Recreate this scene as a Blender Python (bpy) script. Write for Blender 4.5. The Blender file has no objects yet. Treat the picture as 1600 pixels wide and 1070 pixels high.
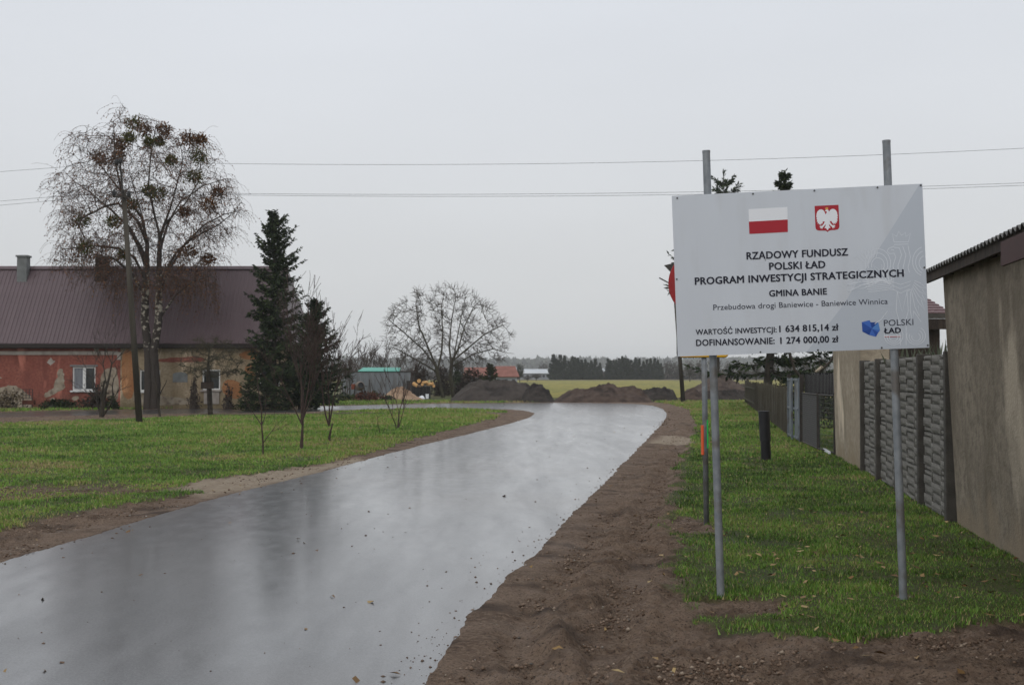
import bpy, bmesh, math, random
import numpy as np
from mathutils import Vector, Matrix
from mathutils.geometry import tessellate_polygon

R = math.radians
random.seed(7); rng = np.random.default_rng(7)
SC = bpy.context.scene
COL = SC.collection

# ------------------------------------------------------------------ camera
F, CX, CY, CAMZ = 2000.0, 800.0, 535.0, 1.65      # focal length in photo pixels (1600 px wide)
PITCH = math.atan(55.0 / F)
cam = bpy.data.cameras.new('camera'); camo = bpy.data.objects.new('camera', cam); COL.objects.link(camo)
cam.sensor_width = 36; cam.lens = 36 * F / 1600; cam.clip_start = 0.1; cam.clip_end = 9000
camo.location = (0, 0, CAMZ); camo.rotation_euler = (math.pi / 2 + PITCH, 0, 0)
cam.dof.use_dof = True; cam.dof.focus_distance = 9.9; cam.dof.aperture_fstop = 8.0
SC.camera = camo

# ------------------------------------------------------------------ sky, sun, exposure
world = bpy.data.worlds.new('World'); SC.world = world; world.use_nodes = True
nt = world.node_tree; nt.nodes.clear()
wo = nt.nodes.new('ShaderNodeOutputWorld')
sky = nt.nodes.new('ShaderNodeTexSky'); sky.sky_type = 'NISHITA'; sky.sun_disc = False
sky.sun_elevation = R(24); sky.sun_rotation = R(200); sky.air_density = 1.0; sky.dust_density = 4.0
b1 = nt.nodes.new('ShaderNodeBackground'); b1.inputs[1].default_value = 0.06
nt.links.new(sky.outputs[0], b1.inputs[0])
tc = nt.nodes.new('ShaderNodeTexCoord'); sp = nt.nodes.new('ShaderNodeSeparateXYZ')
nt.links.new(tc.outputs['Generated'], sp.inputs[0])
rmp = nt.nodes.new('ShaderNodeValToRGB'); nt.links.new(sp.outputs['Z'], rmp.inputs[0])
e = rmp.color_ramp.elements
e[0].position = 0.0; e[0].color = (0.665, 0.68, 0.69, 1)
e[1].position = 0.30; e[1].color = (0.735, 0.765, 0.815, 1)
el = e.new(0.10); el.color = (0.675, 0.69, 0.71, 1)
el = e.new(1.0); el.color = (0.92, 0.94, 0.97, 1)
ns = nt.nodes.new('ShaderNodeTexNoise'); ns.inputs['Scale'].default_value = 1.7; ns.inputs['Detail'].default_value = 4
mpn = nt.nodes.new('ShaderNodeMapping'); mpn.inputs['Scale'].default_value = (1, 1, 3.0)
nt.links.new(tc.outputs['Generated'], mpn.inputs[0]); nt.links.new(mpn.outputs[0], ns.inputs[0])
mr = nt.nodes.new('ShaderNodeMapRange'); mr.inputs['To Min'].default_value = 0.90; mr.inputs['To Max'].default_value = 1.10
nt.links.new(ns.outputs[0], mr.inputs[0])
b2 = nt.nodes.new('ShaderNodeBackground'); nt.links.new(rmp.outputs[0], b2.inputs[0]); nt.links.new(mr.outputs[0], b2.inputs[1])
mx = nt.nodes.new('ShaderNodeMixShader'); mx.inputs[0].default_value = 0.93
nt.links.new(b1.outputs[0], mx.inputs[1]); nt.links.new(b2.outputs[0], mx.inputs[2]); nt.links.new(mx.outputs[0], wo.inputs[0])
sun = bpy.data.lights.new('sun', 'SUN'); sun.energy = 0.5; sun.angle = R(40); sun.color = (1, .97, .93)
suno = bpy.data.objects.new('sun', sun); COL.objects.link(suno)
suno.rotation_euler = (R(52), 0, R(-20))
SC.view_settings.view_transform = 'Standard'; SC.view_settings.look = 'None'
SC.view_settings.gamma = 1; SC.view_settings.exposure = 0.06; SC.view_settings.use_curve_mapping = False
SC.cycles.max_bounces = 6; SC.cycles.volume_bounces = 2; SC.cycles.transparent_max_bounces = 8

# ------------------------------------------------------------------ projection helpers (photo pixel -> world)
_cp, _sp = math.cos(PITCH), math.sin(PITCH)
def ray(px, py):
    x = (px - CX) / F; v = (CY - py) / F
    return Vector((x, _cp - v * _sp, _sp + v * _cp))
def G(px, py, z=0.0):
    d = ray(px, py); t = (z - CAMZ) / d.z
    return Vector((d.x * t, d.y * t, z))
def P(px, py, Y):
    d = ray(px, py); t = Y / d.y
    return Vector((d.x * t, Y, CAMZ + d.z * t))

# ------------------------------------------------------------------ noise
def vnoise(x, y, seed=0):
    x = np.asarray(x, float); y = np.asarray(y, float)
    xi = np.floor(x).astype(np.int64); yi = np.floor(y).astype(np.int64)
    fx = x - xi; fy = y - yi; fx = fx * fx * (3 - 2 * fx); fy = fy * fy * (3 - 2 * fy)
    def h(a, b):
        n = (a * 374761393 + b * 668265263 + seed * 144269504) & 0xffffffff
        n = ((n ^ (n >> 13)) * 1274126177) & 0xffffffff
        return ((n ^ (n >> 16)) & 0xffffff) / float(0xffffff)
    return (h(xi, yi) * (1 - fx) + h(xi + 1, yi) * fx) * (1 - fy) + (h(xi, yi + 1) * (1 - fx) + h(xi + 1, yi + 1) * fx) * fy
def fbm(x, y, sc, octv=4, seed=0):
    a = 1.0; s = 0; t = 0; x = np.asarray(x, float) * sc; y = np.asarray(y, float) * sc
    for k in range(octv):
        s = s + a * vnoise(x, y, seed + k * 17); t += a; a *= 0.5
        x, y = (x * 1.62 + y * 1.18) + 3.1, (-x * 1.18 + y * 1.62) + 7.7
    return s / t
def sdist(X, Y, poly):
    """signed distance to polygon, positive inside"""
    X = np.asarray(X, float); Y = np.asarray(Y, float)
    best = np.full(X.shape, 1e18); ins = np.zeros(X.shape, bool)
    n = len(poly)
    for i in range(n):
        ax, ay = poly[i]; bx, by = poly[(i + 1) % n]
        dx, dy = bx - ax, by - ay; L = dx * dx + dy * dy + 1e-12
        t = np.clip(((X - ax) * dx + (Y - ay) * dy) / L, 0, 1)
        best = np.minimum(best, (X - ax - t * dx) ** 2 + (Y - ay - t * dy) ** 2)
        c = ((ay > Y) != (by > Y)) & (X < (bx - ax) * (Y - ay) / ((by - ay) if by != ay else 1e-9) + ax)
        ins ^= c
    d = np.sqrt(best)
    return np.where(ins, d, -d)
def smooth01(v, a, b):
    t = np.clip((v - a) / (b - a), 0, 1); return t * t * (3 - 2 * t)
def chaikin(pts, n=2):
    for _ in range(n):
        o = []
        for i in range(len(pts)):
            a = pts[i]; b = pts[(i + 1) % len(pts)]
            o += [(a[0] * .75 + b[0] * .25, a[1] * .75 + b[1] * .25), (a[0] * .25 + b[0] * .75, a[1] * .25 + b[1] * .75)]
        pts = o
    return pts

# ------------------------------------------------------------------ object helpers
def tag(o, label=None, cat=None, group=None, kind=None):
    if label: o['label'] = label
    if cat: o['category'] = cat
    if group: o['group'] = group
    if kind: o['kind'] = kind
    return o
def empty(name, loc, label, cat, group=None, rz=0):
    o = bpy.data.objects.new(name, None); COL.objects.link(o)
    o.location = loc; o.rotation_euler.z = rz; o.empty_display_size = .2
    return tag(o, label, cat, group)
def link(name, me, mt=None, parent=None, loc=None):
    o = bpy.data.objects.new(name, me); COL.objects.link(o)
    if mt is not None and not me.materials: me.materials.append(mt)
    if parent is not None: o.parent = parent
    if loc is not None: o.location = loc
    return o
def np_mesh(name, V, Fc, nper, smooth=False, attrs=None):
    """V (n,3), Fc flat index array, nper verts per face"""
    me = bpy.data.meshes.new(name)
    V = np.asarray(V, np.float32); Fc = np.asarray(Fc, np.int32).ravel(); nf = len(Fc) // nper
    me.vertices.add(len(V)); me.vertices.foreach_set('co', V.ravel())
    me.loops.add(len(Fc)); me.loops.foreach_set('vertex_index', Fc)
    me.polygons.add(nf); me.polygons.foreach_set('loop_start', np.arange(0, nf * nper, nper, dtype=np.int32))
    try: me.polygons.foreach_set('loop_total', np.full(nf, nper, np.int32))
    except Exception: pass
    if smooth: me.polygons.foreach_set('use_smooth', np.ones(nf, bool))
    for k, v in (attrs or {}).items():
        a = me.attributes.new(k, 'FLOAT', 'POINT'); a.data.foreach_set('value', np.asarray(v, np.float32).ravel())
    me.update(calc_edges=True); return me
class MB:
    """collects boxes, tubes, polygons; build() makes one mesh"""
    def __init__(s): s.v = []; s.f = []
    def add(s, vs, fs):
        b = len(s.v); s.v += [tuple(v) for v in vs]; s.f += [tuple(i + b for i in f) for f in fs]; return s
    def box(s, c, d, M=None):
        x, y, z = d[0] / 2, d[1] / 2, d[2] / 2
        vs = [Vector((i * x, j * y, k * z)) for i in (-1, 1) for j in (-1, 1) for k in (-1, 1)]
        if M is not None: vs = [M @ v for v in vs]
        vs = [v + Vector(c) for v in vs]
        return s.add(vs, [(0, 1, 3, 2), (4, 6, 7, 5), (0, 4, 5, 1), (2, 3, 7, 6), (0, 2, 6, 4), (1, 5, 7, 3)])
    def hexa(s, b, t):
        """b,t: 4 bottom and 4 top points"""
        return s.add(list(b) + list(t), [(3, 2, 1, 0), (4, 5, 6, 7), (0, 1, 5, 4), (1, 2, 6, 5), (2, 3, 7, 6), (3, 0, 4, 7)])
    def tube(s, pts, r, n=8, cap=True):
        pts = [Vector(p) for p in pts]; rs = r if isinstance(r, (list, tuple)) else [r] * len(pts)
        vs = []; fs = []
        for i, p in enumerate(pts):
            d = (pts[min(i + 1, len(pts) - 1)] - pts[max(i - 1, 0)]).normalized()
            a = d.cross(Vector((0, 0, 1)) if abs(d.z) < .9 else Vector((0, 1, 0))).normalized(); b = d.cross(a)
            for k in range(n):
                t = 2 * math.pi * k / n; vs.append(p + (a * math.cos(t) + b * math.sin(t)) * rs[i])
        for i in range(len(pts) - 1):
            for k in range(n):
                k2 = (k + 1) % n; fs.append((i * n + k, i * n + k2, (i + 1) * n + k2, (i + 1) * n + k))
        if cap: fs += [tuple(range(n))[::-1], tuple((len(pts) - 1) * n + k for k in range(n))]
        return s.add(vs, fs)
    def prism(s, poly, ext):
        """planar polygon (3d points) extruded by vector"""
        n = len(poly); poly = [Vector(p) for p in poly]; e_ = Vector(ext)
        tris = tessellate_polygon([poly])
        vs = poly + [p + e_ for p in poly]
        fs = [tuple(t) for t in tris] + [tuple(i + n for i in t[::-1]) for t in tris]
        fs += [(i, (i + 1) % n, (i + 1) % n + n, i + n) for i in range(n)]
        return s.add(vs, fs)
    def mesh(s, name, smooth=False, bevel=0):
        me = bpy.data.meshes.new(name); me.from_pydata(s.v, [], s.f); 
        bm = bmesh.new(); bm.from_mesh(me); bmesh.ops.recalc_face_normals(bm, faces=bm.faces)
        if bevel: bmesh.ops.bevel(bm, geom=bm.edges[:], offset=bevel, segments=1, affect='EDGES')
        for f in bm.faces: f.smooth = smooth
        bm.to_mesh(me); bm.free(); return me
    def build(s, name, mt, parent=None, smooth=False, bevel=0):
        return link(name, s.mesh(name, smooth, bevel), mt, parent)

# ------------------------------------------------------------------ materials
def mat(name, c1, c2=None, scale=3.0, rough=0.8, bump=0.0, bscale=None, detail=6, spec=0.3, stretch=(1, 1, 1),
        dirt=None, dscale=0.8, metal=0.0, contrast=(0.35, 0.65), dcon=(0.5, 0.65), coords='Object'):
    m = bpy.data.materials.new(name); m.use_nodes = True; N = m.node_tree.nodes; L = m.node_tree.links
    bs = N['Principled BSDF']; bs.inputs['Roughness'].default_value = rough
    bs.inputs['Specular IOR Level'].default_value = spec; bs.inputs['Metallic'].default_value = metal
    bs.inputs['Base Color'].default_value = (*c1, 1)
    if c2 is None and not bump: return m
    t = N.new('ShaderNodeTexCoord'); mp = N.new('ShaderNodeMapping'); mp.inputs['Scale'].default_value = stretch
    L.new(t.outputs[coords], mp.inputs[0])
    if c2 is not None:
        n = N.new('ShaderNodeTexNoise'); n.inputs['Scale'].default_value = scale; n.inputs['Detail'].default_value = detail
        L.new(mp.outputs[0], n.inputs[0])
        r = N.new('ShaderNodeMapRange'); r.inputs['From Min'].default_value = contrast[0]; r.inputs['From Max'].default_value = contrast[1]
        L.new(n.outputs[0], r.inputs[0])
        mxn = N.new('ShaderNodeMix'); mxn.data_type = 'RGBA'
        mxn.inputs[6].default_value = (*c1, 1); mxn.inputs[7].default_value = (*c2, 1)
        L.new(r.outputs[0], mxn.inputs[0]); out = mxn.outputs[2]
        if dirt is not None:
            n2 = N.new('ShaderNodeTexNoise'); n2.inputs['Scale'].default_value = dscale; n2.inputs['Detail'].default_value = 8
            L.new(mp.outputs[0], n2.inputs[0])
            r2 = N.new('ShaderNodeMapRange'); r2.inputs['From Min'].default_value = dcon[0]; r2.inputs['From Max'].default_value = dcon[1]
            L.new(n2.outputs[0], r2.inputs[0])
            m2 = N.new('ShaderNodeMix'); m2.data_type = 'RGBA'; m2.inputs[7].default_value = (*dirt, 1)
            L.new(r2.outputs[0], m2.inputs[0]); L.new(out, m2.inputs[6]); out = m2.outputs[2]
        L.new(out, bs.inputs['Base Color'])
    if bump:
        n3 = N.new('ShaderNodeTexNoise'); n3.inputs['Scale'].default_value = bscale or scale * 4; n3.inputs['Detail'].default_value = 5
        L.new(mp.outputs[0], n3.inputs[0])
        b = N.new('ShaderNodeBump'); b.inputs['Strength'].default_value = bump; b.inputs['Distance'].default_value = 0.02
        L.new(n3.outputs[0], b.inputs['Height']); L.new(b.outputs[0], bs.inputs['Normal'])
    return m

M = {}
M['steel'] = mat('galvanised_steel', (.20, .22, .24), (.28, .30, .32), 14, .5, .1, metal=.25, spec=.5, dirt=(.16, .15, .14), dscale=5)
M['board'] = mat('board_white', (.62, .655, .71), (.65, .69, .75), 1.2, .38, .03, 2.5, spec=.45, dirt=(.57, .595, .63), dscale=2.2, stretch=(3, .5, 1), dcon=(.52, .8))
M['board_back'] = mat('board_edge', (.6, .62, .64), None, rough=.5)
M['print_grey'] = mat('print_pale_grey', (.53, .575, .64), None, rough=.38, spec=.45)
M['print_line'] = mat('print_line', (.72, .76, .82), None, rough=.38, spec=.45)
M['print_white'] = mat('print_white', (.86, .88, .92), None, rough=.38)
M['print_black'] = mat('print_black', (.012, .014, .03), None, rough=.4)
M['print_dark'] = mat('print_dark', (.03, .035, .06), None, rough=.4)
M['print_red'] = mat('print_red', (.42, .02, .035), None, rough=.4)
M['print_gold'] = mat('print_gold', (.75, .40, .10), None, rough=.4)
for k, c in (('a', (.03, .09, .38)), ('b', (.06, .16, .55)), ('c', (.10, .26, .62)), ('d', (.02, .07, .30))):
    M['blue_' + k] = mat('print_blue_' + k, c, None, rough=.4)
M['sign_red'] = mat('sign_red', (.36, .01, .012), (.30, .01, .012), 8, .4, spec=.5)
M['sign_white'] = mat('sign_white', (.7, .7, .68), (.6, .6, .58), 5, .4, spec=.5)
M['sign_yellow'] = mat('sign_yellow', (.75, .42, .01), (.65, .36, .01), 6, .4, spec=.5)
M['black'] = mat('black_paint', (.012, .012, .013), (.02, .02, .021), 6, .45, spec=.4)
M['plastic_black'] = mat('black_plastic', (.010, .010, .013), (.016, .016, .02), 5, .32, spec=.45)
M['screw'] = mat('screw', (.08, .08, .08), None, rough=.5, metal=.7)
M['orange'] = mat('orange_tape', (.80, .13, .05), None, rough=.5)
M['green'] = mat('green_tape', (.04, .55, .10), None, rough=.5)

def two_step(name, base_mat): return base_mat

# ================================================================== GROUND
# road outline in photo pixels on the ground plane
road_r = [(700, 1022), (752, 957), (800, 901), (849, 861), (913, 789), (957, 744), (1005, 694), (1020, 678), (1034, 663), (1041, 652), (1042, 646),
          (1036, 639), (1022, 634), (1000, 631.5), (971, 630), (907, 629.3), (863, 629.3), (780, 630), (700, 630.5), (597, 632.6), (531, 634), (400, 636.5), (312, 638), (200, 640.5), (0, 644.4)]
road_l = [(0, 652.3), (200, 647.6), (312, 646), (469, 644.5), (531, 640.7), (600, 638.7), (670, 638), (743, 638.2), (791, 639.4), (818, 641.3), (832, 644.5), (834, 648),
          (825, 653), (791, 663), (723, 680), (660, 695), (600, 710), (500, 737), (437, 753), (375, 768), (312, 785), (250, 803), (187, 822), (125, 842), (62, 859), (0, 877)]
g2 = lambda p, z=0: (G(p[0], p[1], z).x, G(p[0], p[1], z).y)
RP = [(-0.75, -4.0), (-0.72, 3.0)] + [g2(p) for p in road_r] + [(-45, 50.0), (-45, 43.0)] + [g2(p) for p in road_l] + [(-4.95, 8.0), (-5.3, 3.0), (-5.6, -4.0)]
GRASS_R = [(1078, 640), (1045, 631), (1015, 628), (1015, 626.3), (1160, 624), (1900, 622), (1900, 963), (1600, 972), (1450, 990), (1300, 1002), (1142, 1000),
           (1088, 984), (1075, 950), (1046, 922), (1040, 881), (1050, 800), (1060, 740), (1068, 716), (1078, 692), (1090, 668)]
GR = [g2(p) for p in GRASS_R]
GRASS_L = [(-700, 930), (-250, 880), (0, 832), (62, 817), (125, 800), (219, 787), (337, 769), (262, 767), (306, 752), (400, 741), (500, 726), (600, 701), (700, 672), (770, 655), (780, 649), (760, 646.5),
           (720, 645), (650, 644.5), (540, 649), (312, 651), (200, 656), (0, 662), (-300, 672), (-1300, 700), (-1300, 930)]
GL = [g2(p) for p in GRASS_L]
SAND = [g2(p) for p in [(1040, 680), (1090, 684), (1096, 692), (1060, 695), (1015, 693)]]
SAND_L = [g2(p) for p in [(262, 768), (306, 752), (400, 741), (505, 728), (560, 715), (560, 723), (480, 743), (375, 767), (320, 778)]]
MUDL = [g2(p) for p in [(-200, 765), (60, 757), (230, 758), (300, 768), (240, 775), (60, 783), (-200, 795)]]
BARE1 = g2((1150, 950)); BARE2 = g2((1075, 822)); BARE3 = g2((1412, 932))

def zground(X, Y):
    X = np.asarray(X, float); Y = np.asarray(Y, float)
    z = 0.05 * (fbm(X, Y, .25, 3, 3) - .5) * smooth01(Y, 3, 12)
    # heaped mud beside the road, far end of the verge
    for (px, py, h, r) in ((1060, 676, .20, .55), (1036, 672, .14, .6), (1052, 668, .18, .8), (1062, 664, .20, .8), (1016, 677, .08, .45)):
        cx, cy = g2((px, py)); z = z + h * np.exp(-(((X - cx) / r) ** 2 + ((Y - cy) / (r * 2.2)) ** 2))
    z = z + 1.1 * smooth01(Y, 105, 420) + 1.5 * smooth01(Y, 500, 1500)
    return z
def zg(x, y): return float(zground(np.array([x]), np.array([y]))[0])

def ground_fields(X, Y, cheap=False):
    sr = sdist(X, Y, RP)                      # + inside the road
    n1 = fbm(X, Y, 1.3, 4, 11) - .5
    n2 = fbm(X, Y, 7.0, 3, 12) - .5
    gr = sdist(X, Y, GR) + n1 * .45 + n2 * .22
    gl = sdist(X, Y, GL) + n1 * .35 + n2 * .22
    grass = np.maximum(smooth01(gr, -.06, .10), smooth01(gl, -.1, .14))
    for (c, rx, ry) in ((BARE1, .42, .42), (BARE2, .30, .9), (BARE3, .10, .14)):
        d = np.sqrt(((X - c[0]) / rx) ** 2 + ((Y - c[1]) / ry) ** 2) + n2 * .9
        grass = grass * smooth01(d, .75, 1.15)
    # worn and thin spots
    mud = smooth01(sdist(X, Y, MUDL) + n1 * 1.8 + n2 * .8, -.5, .7)
    grass = grass * (1 - .75 * mud)
    # verge on far side of the branch road, by the house and by the shed
    far = smooth01(-sr, .9, 1.6 ) * (Y > 56) * (sdist(X, Y, GL) < -1.0) * smooth01(n1, -.22, .05) * (X < g2((845, 628))[0])
    grass = np.maximum(grass, far * .9)
    fieldm = smooth01(Y, 92, 96)
    sand = np.maximum(smooth01(sdist(X, Y, SAND) + n1 * .5, -.2, .2), smooth01(sdist(X, Y, SAND_L) + n1 * .5, -.3, .2))
    return sr, grass, sand, mud, fieldm

def polar_grid(name, r0, r1, nr, a0, a1, na, org=(0, 0), detail=True, wrap=False):
    rr = np.exp(np.linspace(math.log(r0), math.log(r1), nr)); aa = np.linspace(a0, a1, na)
    A, Rr = np.meshgrid(aa, rr)
    X = org[0] + Rr * np.sin(A); Y = org[1] + Rr * np.cos(A)
    idx = np.arange(nr * na).reshape(nr, na)
    Fq = np.stack([idx[:-1, :-1], idx[:-1, 1:], idx[1:, 1:], idx[1:, :-1]], -1).reshape(-1)
    return X.ravel(), Y.ravel(), Fq

def ground_mat():
    m = bpy.data.materials.new('soil_and_turf'); m.use_nodes = True; N = m.node_tree.nodes; L = m.node_tree.links
    bs = N['Principled BSDF']; t = N.new('ShaderNodeTexCoord')
    def noise(s, d=6, st=(1, 1, 1)):
        mp = N.new('ShaderNodeMapping'); mp.inputs['Scale'].default_value = st; L.new(t.outputs['Object'], mp.inputs[0])
        n = N.new('ShaderNodeTexNoise'); n.inputs['Scale'].default_value = s; n.inputs['Detail'].default_value = d; L.new(mp.outputs[0], n.inputs[0]); return n.outputs[0]
    def rng_(v, a, b, c=0, d=1):
        r = N.new('ShaderNodeMapRange'); r.inputs['From Min'].default_value = a; r.inputs['From Max'].default_value = b
        r.inputs['To Min'].default_value = c; r.inputs['To Max'].default_value = d; L.new(v, r.inputs[0]); return r.outputs[0]
    def mix(f, a, b):
        x = N.new('ShaderNodeMix'); x.data_type = 'RGBA'
        for i, v in ((0, f), (6, a), (7, b)):
            if isinstance(v, tuple): x.inputs[i].default_value = (*v, 1)
            else: L.new(v, x.inputs[i])
        return x.outputs[2]
    def attr(n):
        a = N.new('ShaderNodeAttribute'); a.attribute_name = n; return a.outputs['Fac']
    soil = mix(rng_(noise(2.2), .35, .65), (.150, .098, .066), (.265, .185, .132))
    soil = mix(rng_(noise(22, 8), .45, .62), soil, (.26, .185, .13)); soil = mix(rng_(noise(60, 5), .52, .68), soil, (.060, .042, .033))
    soil = mix(rng_(noise(1.7), .54, .70), soil, (.075, .050, .036))
    sand = mix(rng_(noise(9), .3, .7), (.33, .26, .19), (.44, .36, .27))
    soil = mix(attr('sand'), soil, sand)
    turf = mix(rng_(noise(.6, 5), .35, .65), (.065, .095, .022), (.11, .115, .034))
    turf = mix(rng_(noise(14), .45, .7), turf, (.07, .055, .03))
    soil = mix(attr('grass'), soil, turf)
    fld = mix(rng_(noise(.05, 4, (1, .35, 1)), .4, .6), (.34, .285, .065), (.26, .24, .06))
    fld = mix(rng_(noise(.9, 4), .45, .66), fld, (.12, .13, .04))
    fld = mix(attr('brown'), fld, (.10, .078, .055))
    col = mix(attr('fieldm'), soil, fld)
    L.new(col, bs.inputs['Base Color'])
    wet = rng_(noise(1.1), .5, .70, .92, .68); L.new(wet, bs.inputs['Roughness']); bs.inputs['Specular IOR Level'].default_value = .25
    b = N.new('ShaderNodeBump'); b.inputs['Strength'].default_value = 1.0; b.inputs['Distance'].default_value = .03
    ad = N.new('ShaderNodeMath'); ad.operation = 'ADD'; L.new(noise(45, 5), ad.inputs[0]); L.new(noise(160, 2), ad.inputs[1])
    L.new(ad.outputs[0], b.inputs['Height']); L.new(b.outputs[0], bs.inputs['Normal'])
    return m
M['ground'] = ground_mat()

def make_ground():
    X, Y, Fq = polar_grid('g', 5.2, 97, 640, R(-30), R(31), 560)
    sr, grass, sand, mud, fm = ground_fields(X, Y)
    z = zground(X, Y)
    soil = 1 - grass
    fade = 1 - smooth01(Y, 30, 60)
    z = z + soil * (.075 * (fbm(X, Y, 1.6, 4, 21) - .5) + .10 * (fbm(X, Y, 5.0, 4, 22) - .55) + .085 * (fbm(X, Y, 13, 3, 23) - .5)) * (0.22 + .78 * fade)
    # a wheel rut close to the road, right-hand verge
    p1, p2 = g2((752, 975)), g2((870, 1060)); 
    for (a, b, w, dp) in ((g2((790, 930)), g2((850, 1090)), .12, .06), (g2((960, 800)), g2((720, 1090)), .13, .055), (g2((1010, 860)), g2((905, 1090)), .12, .05), (g2((1060, 700)), g2((985, 850)), .14, .03)):
        dx, dy = b[0] - a[0], b[1] - a[1]; L2 = dx * dx + dy * dy
        t = np.clip(((X - a[0]) * dx + (Y - a[1]) * dy) / L2, 0, 1)
        d = np.sqrt((X - a[0] - t * dx) ** 2 + (Y - a[1] - t * dy) ** 2)
        z = z - dp * np.exp(-(d / w) ** 2) + dp * .8 * np.exp(-((d - w * 1.9) / (w * .7)) ** 2)
    z = z + grass * .02
    z = z - mud * .03
    # soil spills a hand over the asphalt edge, then dives under it
    spill = .015 + .16 * np.clip(fbm(X, Y, .9, 4, 31) - .5, 0, 1) + .035 * (fbm(X, Y, 9, 3, 32) - .4)
    under = smooth01(sr, spill, spill + .07)
    edge = smooth01(np.abs(sr), .55 + .01 * np.clip(Y, 0, 60), 0)
    z = z * (1 - edge) + (.010 + .02 * (fbm(X, Y, 3.0, 3, 77) - .5)) * edge
    z = np.where(sr > -1.2, np.maximum(z, -.04), z)
    z = z * (1 - under) + (-.09) * under
    me = np_mesh('ground', np.stack([X, Y, z], 1), Fq, 4, True, dict(grass=grass, sand=sand, fieldm=fm * 0, brown=fm * 0))
    tag(link('ground', me, M['ground']), kind='structure')
    # field and everything further, coarser
    X, Y, Fq = polar_grid('f', 95.5, 3200, 150, R(-42), R(42), 260)
    z = zground(X, Y) + .10 * (fbm(X, Y, .08, 3, 5) - .5) - .012
    n = fbm(X, Y, .02, 3, 8)
    brown = smooth01(Y + (n - .5) * 50, 330, 380)
    fm = smooth01(Y + (n - .5) * 10, 103, 109)
    fm = fm * np.maximum(smooth01(X / Y * F + CX + (n - .5) * 30, 800, 850), smooth01(Y, 260, 300)); gr = smooth01(fbm(X, Y, .3, 3, 9), .25, .4)
    me = np_mesh('field', np.stack([X, Y, z], 1), Fq, 4, True, dict(grass=gr, sand=fm * 0, fieldm=fm, brown=brown))
    tag(link('field', me, M['ground']), kind='structure')
    # the land outside the fan
    X, Y, Fq = polar_grid('o', 0.5, 3200, 90, R(-180), R(180), 181)
    z = zground(X, Y) - .14
    sr, grass, sand, mud, fm = ground_fields(X, Y)
    me = np_mesh('outer_land', np.stack([X, Y, z], 1), Fq, 4, True, dict(grass=np.where(sr < -1, 1, 0), sand=sand * 0, fieldm=smooth01(Y, 105, 110), brown=fm * 0))
    tag(link('outer_land', me, M['ground']), kind='structure')
make_ground()

def road_mat():
    m = bpy.data.materials.new('wet_asphalt'); m.use_nodes = True; N = m.node_tree.nodes; L = m.node_tree.links
    bs = N['Principled BSDF']; t = N.new('ShaderNodeTexCoord')
    def noise(s, d=5, st=(1, 1, 1)):
        mp = N.new('ShaderNodeMapping'); mp.inputs['Scale'].default_value = st; mp.inputs['Rotation'].default_value = (0, 0, R(8)); L.new(t.outputs['Object'], mp.inputs[0])
        n = N.new('ShaderNodeTexNoise'); n.inputs['Scale'].default_value = s; n.inputs['Detail'].default_value = d; L.new(mp.outputs[0], n.inputs[0]); return n.outputs[0]
    def rr(v, a, b, c, d):
        r = N.new('ShaderNodeMapRange'); r.inputs['From Min'].default_value = a; r.inputs['From Max'].default_value = b
        r.inputs['To Min'].default_value = c; r.inputs['To Max'].default_value = d; L.new(v, r.inputs[0]); return r.outputs[0]
    x = N.new('ShaderNodeMix'); x.data_type = 'RGBA'; x.inputs[6].default_value = (.030, .030, .031, 1); x.inputs[7].default_value = (.078, .078, .079, 1)
    L.new(rr(noise(75, 3), .40, .62, 0, 1), x.inputs[0])
    # thin soil film along the edge
    a = N.new('ShaderNodeAttribute'); a.attribute_name = 'soiled'
    y = N.new('ShaderNodeMix'); y.data_type = 'RGBA'; L.new(a.outputs['Fac'], y.inputs[0]); L.new(x.outputs[2], y.inputs[6]); y.inputs[7].default_value = (.085, .068, .056, 1)
    L.new(y.outputs[2], bs.inputs['Base Color'])
    # wetness: long streaks with and across the lane
    s1 = noise(.55, 3, (1.3, .16, 1)); s2 = noise(3.2, 5, (1.0, .12, 1))
    ad = N.new('ShaderNodeMath'); ad.operation = 'ADD'; L.new(s1, ad.inputs[0]); L.new(s2, ad.inputs[1])
    L.new(rr(ad.outputs[0], .75, 1.25, .30, .38), bs.inputs['Roughness'])
    bs.inputs['Coat IOR'].default_value = 1.33; L.new(rr(noise(5.0, 6, (1.2, .5, 1)), .42, .62, .12, .18), bs.inputs['Coat Roughness']); L.new(rr(ad.outputs[0], .8, 1.2, .88, .62), bs.inputs['Coat Weight'])
    bs.inputs['IOR'].default_value = 1.5; L.new(rr(ad.outputs[0], .8, 1.2, .66, .46), bs.inputs['Specular IOR Level'])
    b = N.new('ShaderNodeBump'); b.inputs['Strength'].default_value = .55; b.inputs['Distance'].default_value = .002
    L.new(noise(170, 3), b.inputs['Height'])
    b2_ = N.new('ShaderNodeBump'); b2_.inputs['Strength'].default_value = .12; b2_.inputs['Distance'].default_value = .003
    L.new(noise(1.6, 2), b2_.inputs['Height']); L.new(b2_.outputs[0], b.inputs['Normal']); L.new(b.outputs[0], bs.inputs['Normal'])
    return m
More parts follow.
